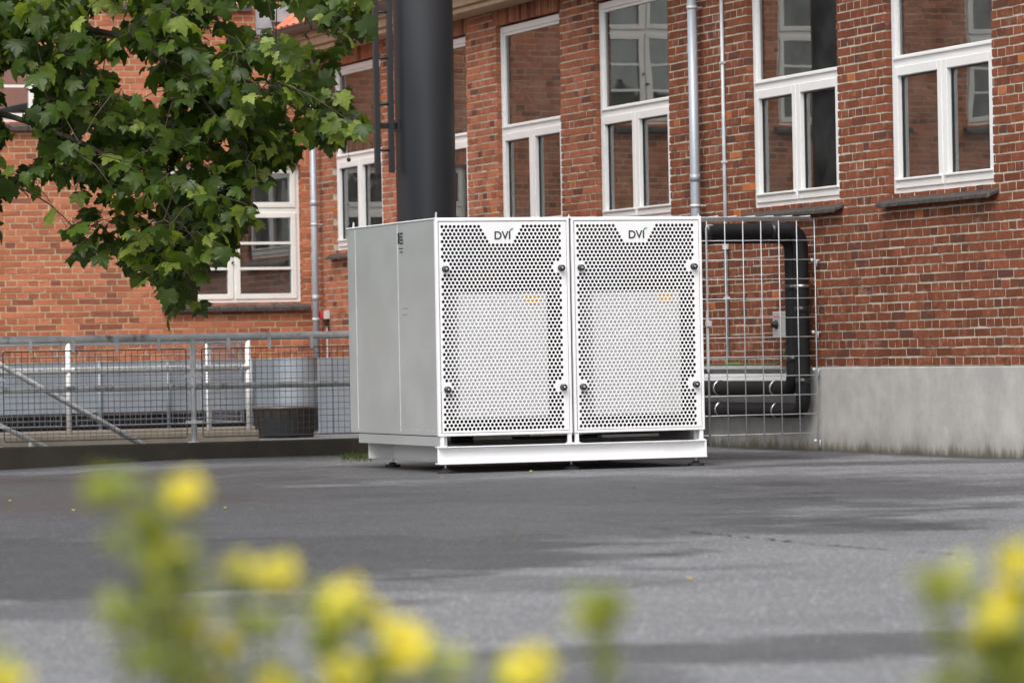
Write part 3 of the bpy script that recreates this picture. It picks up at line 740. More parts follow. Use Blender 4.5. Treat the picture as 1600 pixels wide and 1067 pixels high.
m = MB(); m.box((UX1-.008, UY0-.018, .0685), (UX1+.0015, UY0+.019, .1695)); m.build('end_plate', M['white'], hp)
for bx in (UX0+.012, UX0+PW-.03, UX0+PW+GAP+.006, UX1-.035):
    m = MB(); m.box((bx, UY0+.006, .1775), (bx+.024, UY0+.03, UB-.001)); m.box((bx-.006, UY0+.002, .1775), (bx+.036, UY0+.05, .1835)); m.build('bracket', M['white'], hp)
m = MB(); m.box((UX0+.30, UY0+.5, UB-.06), (UX0+.42, UY0+.62, UB-.002)); m.box((UX0+.7, UY0+.3, .205), (UX1-.3, UY0+.5, .222)); m.build('drain_pan', M['insul'], hp)
m = MB(); m.box((UX0+PW+.3, UY0+.22, .206), (UX1-.25, UY0+.6, .225)); m.build('drip_tray', M['inner'], hp)
for (fx, fy) in ((UX0+.05, UY0+.03), (UX1-.06, UY0+.03), (UX0+.245, UY1-.20), (UX1-.06, UY1-.22), ((UX0+UX1)/2, UY0+.06)):
    m = MB(); m.lathe((fx, fy, 0), [(.055, -.004), (.055, .018), (.028, .022), (.022, .034), (.010, .036)], 16); ft = smooth_angle(m.build('foot', M['rubber'], hp))
    m = MB(); m.lathe((fx, fy, .034), [(.007, 0), (.007, .03)], 8); m.build('foot_bolt', M['galv'], ft)
for (ex, ey) in ((UX0+.012, UY0+.02), (UX0+.012, UY1-.12), (UX0+PW+GAP/2, UY0+.02), (UX1-.012, UY0+.02)):
    big_ = .026 if ex < UX0+.1 else .010
    m = MB(); m.lathe((ex, ey, UT+.005), [(.010, 0), (.010, .006), (.004, .008)], 10)
    m.tube([(ex, ey+big_*.45*math.sin(a_), UT+.010+big_*.6-big_*.6*math.cos(a_)) for a_ in [2*math.pi*k/14 for k in range(15)]], .0035, 6)
    m.build('lifting_eye', M['galv_clean'], hp, smooth=True)

# ------------------------------------------------------------------ cage mesh, pipes and electrics beside the wall
GY = 26.70; cage = empty('wire_cage', (12, GY, 0)); tag(cage, 'galvanised wire mesh cage around black pipes between heat pump and wall', 'cage')
gx1 = on_y(1275, 500, GY).x; ztop, zbot = 1.757, .065
def wire(p, q, r=.0042, name='wire', mat='galv_clean'):
    m = MB(); m.tube([p, q], r, 6); return m.build(name, M[mat], cage, smooth=True)
step = .1495
for k in range(9):
    x = gx1-k*step; wire((x, GY, zbot if k == 0 else zbot-.02), (x, GY, ztop+.025))
for k in range(12):
    z = ztop-k*step*.985
    if z > zbot-.01: wire((gx1-8*step, GY+.007, z), (gx1+.006, GY+.007, z))
TY0, TX1 = 25.98, 12.10
for k in range(9): 
    y = TY0+k*(GY-TY0)/8; wire((10.42, y, ztop+.004), (TX1+.35*(k/8), y, ztop+.004))
for k in range(12):
    x = TX1-k*step; wire((x, TY0, ztop+.012), (x+.0, GY+.01, ztop+.012))
for z in (1.757-.30, .905+.0, .62, .065+.01):
    m = MB(); m.tube([(gx1, GY+.01, z), (XW+.05, GY+.03, z)], .006, 6); m.lathe((gx1-.012, GY+.004, z), [(.014, 0), (.014, .02)], 8, 'x')
    m.tube([(gx1+.02, GY+.012, z), (gx1+.02, GY+.012, z-.05)], .005, 6); m.build('wall_hook', M['galv_clean'], cage, smooth=True)
px_ = on_y(1104, 500, GY).x
m = MB(); m.tube(rounded([(px_, GY-.02, .08), (px_, GY-.02, ztop-.03), (px_+.06, GY-.02, ztop-.03)], .03), .006, 8); m.build('corner_wire', M['galv_clean'], cage, smooth=True)
m = MB(); m.box((px_-.012, GY-.03, .62), (px_+.004, GY-.018, 1.08)); m.build('fixing_strip', M['galv_clean'], cage)
p = on_y(1107, 506, GY-.03); m = MB(); m.box((p.x-.02, p.y-.02, p.z-.022), (p.x+.022, p.y+.02, p.z+.022)); bevel(m.build('padlock', M['grey_box'], cage), .006)

PR = .058
def pipe(pts, label, clamps, r=PR):
    t = empty('insulated_pipe', (pts[0][0], pts[0][1], 0)); tag(t, label, 'pipe')
    m = MB(); m.tube(rounded(pts, .13, 8), r, 18); m.build('insulation', M['insul'], t, smooth=True)
    for i, (pa, pb) in enumerate(zip(pts, pts[1:])):
        pa, pb = Vector(pa), Vector(pb); dv = (pb-pa).normalized()
        for d_ in (.20, .75):
            if (pb-pa).length > d_+.25:
                m = MB(); m.tube([pa+dv*d_, pa+dv*(d_+.05)], r+.0012, 18); m.build('joint_tape', M['knob'], t, smooth=True)
    for c, ax in clamps:
        m = MB(); d = Vector(ax)*.011; m.tube([Vector(c)-d, Vector(c)+d], r+.004, 18); 
        m.build('clamp', M['clamp'], t, smooth=True)
    return t
AX = 12.405
ya = on_x(1253, 500, AX).y; yb = on_x(1239, 500, AX-.01).y
za = on_x(1180, 640, AX).z; zb = on_x(1180, 606, AX).z; zt1 = on_y(1180, 361, ya).z
yc1, yc2 = on_x(1127, 606, AX).y, on_x(1215, 606, AX).y
zc = on_x(1250, 447, AX).z
pipe([(AX, 33, za), (AX, ya, za), (AX, ya, zt1), (9.9, ya, zt1), (9.9, UY1-.03, zt1)], 'black insulated pipe nearest the camera with the lower run along the plinth',
     [((AX, yc1, za), (0, 1, 0)), ((AX, yc2, za), (0, 1, 0)), ((AX, ya, zc), (0, 0, 1))])
pipe([(AX-.01, 33, zb), (AX-.01, yb, zb), (AX-.01, yb, zt1-.035), (9.3, yb, zt1-.035), (9.3, UY1-.03, zt1-.035)], 'black insulated pipe behind the other with the upper run along the plinth',
     [((AX-.01, yc1, zb), (0, 1, 0)), ((AX-.01, yc2, zb), (0, 1, 0))])
m = MB(); m.tube([(AX+.05, ya, zc), (XW+.02, ya-.01, zc)], .007, 6); tag(m.build('wall_bracket', M['knob']), 'short black bracket stud holding the vertical pipe to the brick', 'bracket')

def downpipe(y, z0, z1, x, r, label, rings, name='downpipe'):
    t = empty(name, (x, y, z0)); tag(t, label, 'drainpipe')
    m = MB(); m.tube([(x, y, z0), (x, y, z1)], r, 18); m.build('tube', M['zinc'], t, smooth=True)
    for z in rings:
        m = MB(); m.tube([(x, y, z-.012), (x, y, z+.012)], r+.006, 18); m.tube([(x, y, z), (XW+.02, y, z)], .008, 6); m.build('bracket', M['galv'], t, smooth=True)
        m = MB(); m.tube([(x, y, z+.20), (x, y, z+.26)], r+.0035, 18); m.build('sleeve', M['zinc'], t, smooth=True)
    return t
q = on_x(1087, 330, XW-.09)
downpipe(q.y, .02, ZE-.02, XW-.09, .040, 'zinc downpipe on the brick pier beside the heat pump', (on_x(1087, 322, XW-.09).z, on_x(1082, 12, XW-.09).z, .5))
q = on_x(492, 400, XW-.10)
downpipe(min(q.y, YL-.07), .02, ZE+.0, XW-.10, .036, 'zinc downpipe in the inner corner of the two brick wings', (on_x(491, 351, XW-.1).z, on_x(490, 470, XW-.1).z-.2))
cnd = empty('conduit', (XW-.02, 28.46, .7)); tag(cnd, 'thin grey steel conduit running down the brick wall beside the downpipe', 'conduit')
cyy = on_x(1133, 330, XW-.02).y
m = MB(); m.tube([(XW-.018, cyy, .72), (XW-.018, cyy, ZE-.01)], .016, 10); m.build('tube', M['galv_clean'], cnd, smooth=True)
m = MB(); zj = on_x(1138, 383, XW).z; m.lathe((XW-.028, cyy-.02, zj-.035), [(.028, 0), (.028, .07)], 14); m.build('junction_box', M['grey_box'], cnd)
for z in (1.2, 2.3, 3.1):
    m = MB(); m.box((XW-.038, cyy-.022, z-.008), (XW+.0, cyy+.022, z+.008)); m.build('clip', M['galv'], cnd)
# isolator switch and cable tray
sw = empty('isolator_switch', (XW, 27.45, .87)); tag(sw, 'pale grey isolator switch box on the brick wall beside the black pipes', 'switch')
a, b = on_x(1210, 487, XW-.11), on_x(1229, 527, XW-.11)
m = MB(); m.box((XW-.13, min(a.y, b.y)-.02, b.z), (XW-.002, max(a.y, b.y), a.z)); bevel(m.build('box', M['grey_box'], sw), .008)
sy = (a.y+b.y)/2+.03; szz = (a.z+b.z)/2
m = MB(); m.lathe((XW-.13, sy, szz), [(.035, 0), (.035, .008), (.026, .01), (.026, .04)], 16, 'x'); m.build('rotary_knob', M['knob'], sw, smooth=True)
m = MB(); m.box((XW-.1315, sy-.06, szz+.055), (XW-.1302, sy+.06, szz+.063)); m.build('red_stripe', M['red'], sw)
tr = empty('cable_tray', (XW-.03, 28, .66)); tag(tr, 'grey cable tray carrying green cable along the top of the plinth', 'cable tray')
zt_ = on_x(1180, 572, XW-.04).z
m = MB(); m.box((XW-.07, a.y, zt_-.022), (XW-.013, 31, zt_-.016)); m.box((XW-.07, a.y, zt_-.016), (XW-.067, 31, zt_+.004)); m.build('tray', M['galv_clean'], tr)
cb = tag(empty('green_cable', (XW-.04, 28, .7)), 'green earth cable curving from the tray up to the switch box', 'cable')
m = MB(); m.tube(rounded([(XW-.06, 31, zt_+.014), (XW-.06, a.y-.05, zt_+.016), (XW-.06, (a.y+b.y)/2-.03, b.z+.005)], .18, 8), .0065, 8); m.build('cable', M['green'], cb, smooth=True)
m = MB(); m.tube(rounded([(XW-.05, cyy-.3, zt_+.02), (XW-.045, cyy, zt_+.02), (XW-.02, cyy, .74)], .06, 6), .010, 8); m.build('cable', M['green'], cb, smooth=True)
zw = on_x(1180, 590, XW-.03).z
m = MB(); m.box((XW-.06, on_x(1227, 590, XW-.03).y, zw-.03), (XW-.013, 31, zw+.03)); tag(bevel(m.build('trunking', M['white']), .004), 'white plastic trunking running along the grey plinth above the pipes', 'trunking')

# small red and white alarm unit near the corner
al = empty('wall_socket', (XW, 39, 1.2)); tag(al, 'small red and white wall unit beside the corner downpipe', 'wall unit')
c = on_x(503, 493, XW-.04); m = MB(); m.box((XW-.06, c.y-.03, c.z-.035), (XW-.002, c.y+.05, c.z+.035)); bevel(m.build('red_box', M['red'], al), .005)
c = on_x(508, 492, XW-.04); m = MB(); m.box((XW-.05, c.y-.05, c.z-.045), (XW-.002, c.y+.03, c.z+.045)); bevel(m.build('white_box', M['grey_box'], al), .005)
m = MB(); m.tube([(XW-.02, c.y, c.z-.04), (XW-.02, c.y, .7)], .008, 6); m.build('cable', M['grey_box'], al)
m = MB(); m.box((XW-.04, c.y-.02, c.z-.12), (XW-.005, c.y+.02, c.z-.05)); m.build('plug', M['knob'], al)

# ------------------------------------------------------------------ steel chimney with ladder
CX, CY, CR = 10.66, 30.5, .252
cx664 = on_y(664, 200, CY); CX = cx664.x
ch = empty('chimney', (CX, CY, 0)); tag(ch, 'round anthracite steel chimney stack standing behind the heat pump', 'chimney')
m = MB(); m.lathe((CX, CY, 0), [(.36, 0), (.36, .02), (CR, .021), (CR, 9.0)], 48); smooth_angle(m.build('stack', M['chimney'], ch))
for z in (1.1, 4.6, 6.6):
    m = MB(); m.lathe((CX, CY, z), [(CR+.0005, -.012), (CR+.003, -.008), (CR+.003, .008), (CR+.0005, .012)], 48); m.build('weld_seam', M['chimney'], ch, smooth=True)
la = empty('ladder'); COL.objects.unlink(la); bpy.data.objects.remove(la)
rails = []
for xi in (589, 611):
    p = on_y(xi, 200, CY-.05); rails.append(p.x)
    zlow = on_y(xi+3, 270 if xi > 600 else 274, CY-.05).z
    m = MB(); m.box((p.x-.022, CY-.075, zlow), (p.x+.022, CY-.025, 9)); bevel(m.build('ladder_rail', M['chimney'], ch), .004)
zb0 = on_y(600, 235, CY-.05).z
for k in range(16):
    m = MB(); m.tube([(rails[0], CY-.05, zb0+k*.385), (rails[1], CY-.05, zb0+k*.385)], .011, 8); m.build('ladder_rung', M['chimney'], ch, smooth=True)
zbr = on_y(620, 197, CY).z
for dz in (0, 2.0, 4.0):
    m = MB(); m.box((rails[0]-.01, CY-.024, zbr-.025+dz), (CX-CR+.06, CY+.02, zbr+.022+dz)); m.build('ladder_bracket', M['chimney'], ch)
    m = MB(); m.box((CX-CR-.01, CY-.06, zbr-.05+dz), (CX-CR+.06, CY+.05, zbr+.045+dz)); m.build('bracket_plate', M['chimney'], ch)

# ------------------------------------------------------------------ stairwell kerbs, railings and what stands behind
def kerb(name, p, q, label, mat):
    m = MB(); m.box(p, q); o = bevel(m.build(name, M[mat]), .012); tag(o, label, 'kerb'); return o
KZ = .128
kerb('concrete_kerb', (PX0-.2, KY0, -.2), (PX1+.2, KY1, KZ), 'dark weathered concrete kerb in front of the basement stairwell', 'kerb')
kerb('concrete_kerb', (PX0-.2, PY1+.001, -.2), (on_y(400, 670, 34).x, PY1+.30, .125), 'light concrete kerb under the white railing behind the stairwell', 'ledge')
RY = 29.40
zt_r = on_y(300, 527, RY).z; zm_r = on_y(300, 604, RY).z
gr = empty('railing', (8.2, RY, 0)); tag(gr, 'galvanised pipe railing with wire mesh panels on the front kerb', 'railing')
m = MB(); m.tube([(PX0, RY, zt_r), (PX1, RY, zt_r)], .031, 14); m.build('top_rail', M['galv'], gr, smooth=True)
m = MB(); m.tube([(PX0, RY+.0, zm_r), (PX1, RY, zm_r)], .024, 12); m.build('mid_rail', M['galv'], gr, smooth=True)
p300 = on_y(302, 600, RY).x; stp = p300-on_y(-9, 600, RY).x
posts = [p300-2*stp, p300-stp, p300, p300+stp]
for x in posts:
    m = MB(); m.tube([(x, RY, KZ-.01), (x, RY, zt_r-.02)], .024, 12); m.lathe((x, RY, KZ), [(.055, 0), (.055, .008)], 12); m.build('post', M['galv'], gr, smooth=True)
    for z in (zm_r+.085, zm_r-.28):
        m = MB(); m.box((x-.075, RY-.034, z-.012), (x+.075, RY-.024, z+.012)); m.build('clip', M['galv'], gr)
zp0, zp1 = on_y(300, 683, RY).z, on_y(300, 545, RY).z
for a, b in zip(posts, posts[1:]):
    xa, xb = a+.065, b-.065; m = MB(); yy = RY-.03
    if xa > 9.9: continue
    m.tube(rounded([(xa, yy, zp0+.03), (xa, yy, zp1), (xb, yy, zp1), (xb, yy, zp0), (xa, yy, zp0), (xa, yy, zp0+.04)], .02, 3), .005, 6)
    n = int((xb-xa)/.049)
    for k in range(1, n): x = xa+(xb-xa)*k/n; m.tube([(x, yy, zp0), (x, yy, zp1)], .0020, 4, False)
    n = int((zp1-zp0)/.049)
    for k in range(1, n): z = zp0+(zp1-zp0)*k/n; m.tube([(xa, yy+.004, z), (xb, yy+.004, z)], .0020, 4, False)
    m.build('mesh_panel', M['wire_dark'], gr)
    for t_ in (.15, .38, .62, .85):
        x = xa+(xb-xa)*t_; m = MB(); m.box((x-.012, yy-.008, zp1-.008), (x+.012, yy+.006, zt_r-.01)); m.build('hanger', M['galv'], gr)
# right end panel, coarse, up to the heat pump's back
# white railing behind the stairwell
WY = 34.02; wr = empty('railing', (8.6, WY, .12)); tag(wr, 'white painted pipe railing on the light kerb behind the stairwell', 'railing')
xe = on_y(388, 600, WY).x; x1 = on_y(107, 600, WY).x; zwt = on_y(385, 531, WY).z; zwm = on_y(385, 574, WY).z
for x, y in ((x1-(xe-x1), WY), (x1, WY), (xe, WY), (xe, 35.35)):
    m = MB(); m.tube([(x, y, .0 if y > 35 else .12), (x, y, zwt)], .025, 12); m.build('post', M['rail_white'], wr, smooth=True)
m = MB(); m.tube([(x1-(xe-x1)-2, WY, zwm), (xe, WY, zwm), (xe, 35.35, zwm)], .031, 10); m.build('mid_rail', M['rail_white'], wr, smooth=True)
m = MB(); m.tube([(x1-(xe-x1)-2, WY, zwt), (xe, WY, zwt), (xe, 35.35, zwt)], .026, 10); m.build('top_rail', M['rail_white'], wr, smooth=True)
def small_mesh(o, d, L, z0_, z1_, par, st=.05, r=.0022, mat='wire_mid'):
    m = MB(); o = Vector(o); d = Vector(d); n = int(L/st)
    for k in range(n+1): p = o+d*(L*k/n); m.tube([(p.x, p.y, z0_), (p.x, p.y, z1_)], r*(2.4 if k in (0, n) else 1), 4, False)
    n = int((z1_-z0_)/st)
    for k in range(n+1): z = z0_+(z1_-z0_)*k/n; a_ = o; b_ = o+d*L; m.tube([(a_.x, a_.y, z), (b_.x, b_.y, z)], r*(2.4 if k in (0, n) else 1), 4, False)
    return m.build('mesh_panel', M[mat], par)
small_mesh((x1+.06, WY-.03, 0), (1, 0, 0), xe-x1-.14, .2, .93, wr)
small_mesh((x1-(xe-x1)+.06, WY-.03, 0), (1, 0, 0), xe-x1-.14, .2, .93, wr)
small_mesh((xe-.03, WY+.08, 0), (0, 1, 0), 1.15, .2, .93, wr)
# sloping handrails of the basement stair
HY = 31.6
p0, p1 = on_y(-160, 480, HY), on_y(330, 755, HY)
hr = empty('stair_handrail', (p1.x, HY, -1)); tag(hr, 'sloping galvanised handrail crossing behind the front mesh panel', 'handrail')
m = MB(); m.tube([p0, p1], .024, 12); m.build('rail', M['galv'], hr, smooth=True)
for t_ in (.05, .85):
    p = p0.lerp(p1, t_); m = MB(); m.tube([(p.x, HY, -2.5), (p.x, HY, p.z)], .018, 8); m.build('post', M['galv'], hr, smooth=True)
HY2 = 30.6; p0, p1 = on_y(-200, 570, HY2), on_y(190, 755, HY2)
hr = empty('stair_handrail', (p1.x, HY2, -1)); tag(hr, 'lower sloping white handrail at the bottom left of the stairwell', 'handrail')
m = MB(); m.tube([p0, p1], .020, 12); m.build('rail', M['rail_white'], hr, smooth=True)
p = on_y(48, 690, HY2); m = MB(); m.tube([(p.x, HY2, -2.5), (p.x, HY2, p.z)], .018, 8); m.build('post', M['rail_white'], hr, smooth=True)
# sheet metal screens in front of the cross wing
SY = 38.9; sx = [on_y(x, 600, SY).x for x in (-420, -200, -60, 155, 262, 392, 433, 492)]
ss = empty('metal_screen', (9, SY, 0)); tag(ss, 'low grey sheet metal screen standing against the cross wing', 'screen')
for a, b in zip(sx, sx[1:]):
    zt_ = on_y(200, 565, SY).z; zb_ = on_y(200, 644, SY).z
    m = MB(); m.box((a+.004, SY, zb_), (b-.004, SY+.03, zt_)); bevel(m.build('panel', M['screen'], ss), .006)
    m = MB(); m.tube([(a, SY-.02, .0), (a, SY-.02, zt_+.01)], .020, 8); m.build('post', M['screen'], ss, smooth=True)
m = MB(); m.box((sx[0], SY+.05, .0), (sx[-1], SY+.08, zb_+.02)); m.build('vent_back', M['black'], ss)
for k in range(4):
    m = MB(); z = .05+k*.055; m.box((sx[0], SY+.01, z), (sx[-1], SY+.03, z+.012)); m.build('vent_slat', M['gutter'], ss)
m = MB(); m.box((sx[0]-1, 36.6, -.1), (on_y(400, 672, 36.8).x, 36.9, .105)); tag(bevel(m.build('concrete_kerb', M['ledge']), .01), 'low concrete edging between white railing and metal screen', 'kerb')
# taller screen near the corner
s2 = empty('metal_screen', (11.2, 37.3, 0)); tag(s2, 'pale tall sheet metal screen right of the dark tub', 'screen')
xs_ = [on_y(x, 600, 37.5).x for x in (497, 521, 560)]
for i, (a, b) in enumerate(zip(xs_, xs_[1:])):
    m = MB(); m.box((a+.003, 37.5, 0), (b-.003, 37.53, on_y(520, 559, 37.5).z)); bevel(m.build('panel', M['screen'], s2), .006)
m = MB(); a, b = on_y(443, 600, 38.6).x, on_y(492, 600, 38.6).x
c0 = Vector(((a+b)/2, 38.7, 0))
m.lathe((c0.x, 38.75, .28), [(.24, 0), (.24, .50), (.23, .50), (.23, .02)], 24)
tag(smooth_angle(m.build('metal_drum', M['screen'])), 'rounded sheet metal duct above the dark tub', 'duct')
tb = empty('planter_tub', (10, 35.8, 0)); c = on_y(445, 660, 36.0); tb.location = (c.x, 36.0, 0); tag(tb, 'dark brown round tub behind the mesh next to the white post', 'tub')
m = MB(); n = 22
for k in range(n):
    a0, a1 = 2*math.pi*(k+.04)/n, 2*math.pi*(k+.96)/n
    v = []
    for rr, z in ((.28, 0), (.318, .30)):
        for a_ in (a0, a1): v.append((c.x+rr*math.cos(a_), 36+rr*math.sin(a_), z))
    base = len(m.v); m.v += v; m.face((base, base+1, base+3, base+2))
m.lathe((c.x, 36, .0), [(.27, 0), (.30, .285)], 22)
m.build('staves', M['tub'], tb, fix=False)
m = MB(); m.lathe((c.x, 36, .285), [(.322, 0), (.326, .012), (.31, .024), (.29, .02)], 26); m.build('rim', M['gutter'], tb, smooth=True)
m = MB(); m.lathe((c.x, 36, .1), [(.292, 0), (.294, .012)], 26); m.build('hoop', M['knob'], tb, smooth=True)
m = MB(); 
for k in range(6):
    a0 = math.pi*(1.15+.07*k); a1 = a0+math.pi*.07
    m.poly([(c.x+(.284+.105*z)*math.cos(a_)*1.02, 36+(.284+.105*z)*math.sin(a_)*1.02, z) for a_, z in ((a0, .02), (a1, .02), (a1, .19), (a0, .19))])
m.build('opening', M['black'], tb, fix=False)

# ------------------------------------------------------------------ plane tree
def leaf_outline():
    h = [(0, 0), (.12, -.08), (.30, -.14), (.46, -.12), (.47, .0), (.60, .07), (.66, .18), (.54, .24), (.62, .34), (.80, .54), (.65, .57), (.56, .66), (.43, .60), (.33, .63), (.33, .78), (.21, .83), (.15, .97), (0, 1.12)]
    return h + [(-x, y) for x, y in reversed(h[1:-1])]
OUT = leaf_outline()
def leaf_verts(rng, curl):
    o = [(0, .34, .03)]; 
    for x, y in OUT:
        r2_ = x*x+(y-.3)**2
        o.append((x*(1+rng.uniform(-.07, .07)), y*(1+rng.uniform(-.05, .05)), -.34*curl*r2_ + .16*abs(x) + rng.uniform(-.02, .02)))
    return o
def leaf_add(mb, mtx, vs, a):
    b = len(mb.v); mb.v += [tuple(mtx @ Vector(v)) for v in vs]; n = len(vs)-1
    for k in range(n): mb.face((b, b+1+k, b+1+(k+1) % n), a)
def tree():
    R_ = random.Random(5)
    TD = 29.0
    base = at_depth(-520, 560, 28.6); base.z = gz(base.x, base.y)
    t = empty('plane_tree', base); tag(t, 'leafy plane tree reaching in from the left over the railing', 'tree')
    def W(x, y, d): return at_depth(x, y, d)
    wood = MB(); fork = base+Vector((.15, .1, 2.3))
    wood.tube([base+Vector((0, 0, -.05)), base+Vector((0, 0, .12)), base+Vector((.03, .02, .8)), base+Vector((.08, .06, 1.7)), fork, fork+Vector((.05, .1, .7)), fork+Vector((-.1, .2, 1.4)), fork+Vector((0, .1, 2.1))], [.34, .26, .20, .185, .17, .13, .08, .02], 12)
    limbs = []
    def limb(pts, r0_, r1_):
        ps = [W(*p) if len(p) == 3 and not isinstance(p, Vector) else p for p in pts]
        sm = rounded(ps, .25, 4) if len(ps) > 2 else ps
        n = len(sm); wood.tube(sm, [r0_+(r1_-r0_)*i/(n-1) for i in range(n)], 8)
        for i in range(n-1):
            for k in range(6): limbs.append(sm[i].lerp(sm[i+1], k/6))
    limb([fork, (-250, 60, 28.8), (0, 20, 29), (260, 70, 29), (430, 150, 28.8), (540, 215, 28.7)], .042, .006)
    limb([fork, (-200, 150, 28.6), (0, 175, 28.7), (150, 230, 28.5), (270, 330, 28.4), (300, 460, 28.4)], .034, .005)
    limb([fork+Vector((0, 0, .5)), (-150, -120, 29.4), (120, -120, 29.6), (350, -40, 29.4), (540, 40, 29.2)], .042, .006)
    limb([fork, (-200, 250, 28.9), (-60, 270, 28.8), (60, 300, 28.7), (140, 380, 28.7)], .018, .004)
    limb([(200, 50, 29), (300, 130, 28.6), (400, 270, 28.4), (390, 350, 28.4)], .02, .005)
    limb([(-350, 150, 28.6), (-420, 0, 28.0), (-500, -120, 28)], .05, .01)
    trunk = wood.build('trunk', M['bark'], t, smooth=True)
    # crown outline in the yard's own metres, from where its edge stands
    poly = [(590, -60), (565, 45), (575, 62), (515, 85), (522, 120), (570, 180), (572, 218), (525, 212), (462, 240), (432, 285), (385, 288), (398, 340), (362, 380), (325, 422), (298, 482), (272, 480), (256, 446), (212, 432), (192, 390), (135, 392), (95, 360), (50, 340), (20, 365), (-40, 375), (-300, 400), (-300, -60)]
    def inside(x, y):
        c_ = False; n = len(poly); j = n-1
        for i in range(n):
            xi, yi = poly[i]; xj, yj = poly[j]
            if (yi > y) != (yj > y) and x < (xj-xi)*(y-yi)/(yj-yi)+xi: c_ = not c_
            j = i
        return c_
    gaps = [(170, 22, 26), (205, 105, 34), (240, 140, 22), (18, 330, 34), (20, 240, 28), (60, 235, 16), (25, 135, 36), (40, 195, 24), (385, 15, 30), (420, 25, 20), (455, 35, 26), (105, 330, 22), (300, 165, 12), (480, 215, 20), (60, 360, 24), (150, 300, 16), (505, 62, 22), (435, 262, 14), (330, 290, 10), (350, 225, 16), (130, 210, 18), (280, 260, 14), (410, 110, 16), (90, 60, 14), (330, 60, 15), (235, 330, 16), (70, 290, 18), (450, 180, 12), (175, 350, 16)]
    def dens(x, y):
        if not inside(x, y): return 0
        d = 1.0
        for gx, gy, gr_ in gaps:
            q = math.hypot(x-gx, (y-gy))/gr_
            if q < 1: d = min(d, .04)
            elif q < 1.4: d = min(d, .5)
        if y > 250 and x < 220: d *= .8
        if y > 400: d *= .8
        return d
    leaves = []; twigs = MB(); centres = []
    tries = 0
    while len(centres) < 1560 and tries < 90000:
        tries += 1; x, y = R_.uniform(-280, 600), R_.uniform(-60, 500)
        if R_.random() > dens(x, y): continue
        dep = 28.9 + R_.gauss(0, .6)
        centres.append((W(x, y, dep), x, y))
    # out of frame: the rest of the crown, up and to the left
    cc = W(-430, 0, 29)
    while len(centres) < 2000:
        v = Vector((R_.gauss(0, 1), R_.gauss(0, 1), R_.gauss(0, 1))).normalized()*(R_.random()**.45)
        p = cc+Vector((v.x*2.0, v.y*1.9, v.z*1.3+.1))
        x, y, d = project(p)
        if x > -40 and y > -60 and d > 0: continue
        if p.z < 2.4 or p.z > 4.5: continue
        centres.append((p, x, y))
    from mathutils.kdtree import KDTree
    nodes = list(limbs)
    def kd_of(pts):
        kd = KDTree(len(pts))
        for i, q in enumerate(pts): kd.insert(q, i)
        kd.balance(); return kd
    kd = kd_of(nodes); centres.sort(key=lambda q: kd.find(q[0])[2])
    for ci, (c, x, y) in enumerate(centres):
        if ci % 40 == 0: kd = kd_of(nodes)
        best = Vector(kd.find(c)[0]); mid_ = best.lerp(c, .5)+Vector((R_.gauss(0, .02), R_.gauss(0, .02), .03))
        twigs.tube([best, mid_, c], [.0045, .0035, .002], 4, False); nodes.append(c)
        k = R_.randint(3, 5)
        for i in range(k):
            ang = R_.uniform(0, 2*math.pi); off = Vector((math.cos(ang), math.sin(ang), R_.uniform(-.7, .35)))*R_.uniform(.05, .17)
            p = c+off; s = R_.choice((.062, .085, .10, .115, .125, .14))*R_.uniform(.85, 1.12)
            px0, py0, _ = project(p)
            if px0 > -20 and py0 > -40 and dens(px0, py0) < .3 and R_.random() < .9: continue
            twigs.tube([c, p], [.0022, .0014], 3, False)
            # blade hangs outwards and down from the end of its stalk, face up to the sky and outwards
            out = Vector((off.x, off.y, 0)); out = out.normalized() if out.length > 1e-4 else Vector((1, 0, 0))
            yv = (out*R_.uniform(.15, 1)+Vector((0, 0, -R_.uniform(.1, 1.3)))+Vector((R_.gauss(0, .25), R_.gauss(0, .25), 0))).normalized()
            nv = (Vector((-sd.x*.0, 0, 1))*R_.uniform(.5, 1.1)+out*.55+Vector((-.2, -.45, 0))*R_.uniform(-.3, 1.0)+Vector((R_.gauss(0, .5), R_.gauss(0, .5), R_.gauss(0, .3))))
            nv = (nv-yv*nv.dot(yv)).normalized(); xv = yv.cross(nv)
            mt = Matrix(((xv.x*s, yv.x*s, nv.x*s, p.x), (xv.y*s, yv.y*s, nv.y*s, p.y), (xv.z*s, yv.z*s, nv.z*s, p.z), (0, 0, 0, 1)))
            leaves.append((mt, s, p))
    variants = []
    for i in range(16):
        mb = MB(); leaf_add(mb, Matrix.Identity(4), leaf_verts(R_, R_.uniform(.4, 2.2)), (i+.5)/16); variants.append((mb.mesh('leaf', M['leaf'], smooth=True, attr=True, fix=False), [Vector(v) for v in mb.v]))
    def score(L):
        x, y, d = project(L[2])
        if not (0 < x < 1600 and 0 < y < 1067): return -99
        return -d + L[1]*8
    order = sorted(range(len(leaves)), key=lambda i: -score(leaves[i])); big = set(order[:300])
    mass = MB()
    for i, (mt, s, p) in enumerate(leaves):
        j = R_.randrange(16)
        if R_.random() < .06: j = 15
        if i in big:
            o = bpy.data.objects.new('leaf', variants[j][0]); COL.objects.link(o); o.parent = t; o.matrix_parent_inverse = world_of(t).inverted(); o.matrix_basis = mt
        else: 
            b = len(mass.v); mass.v += [tuple(mt @ v) for v in variants[j][1]]; n = len(OUT)
            for k in range(n): mass.face((b, b+1+k, b+1+(k+1) % n), (j+R_.random())/16)
    tag(mass.build('crown', M['leaf'], t, smooth=True, attr=True, fix=False), kind='stuff')
    tag(twigs.build('twigs', M['twig'], t, smooth=True), kind='stuff')
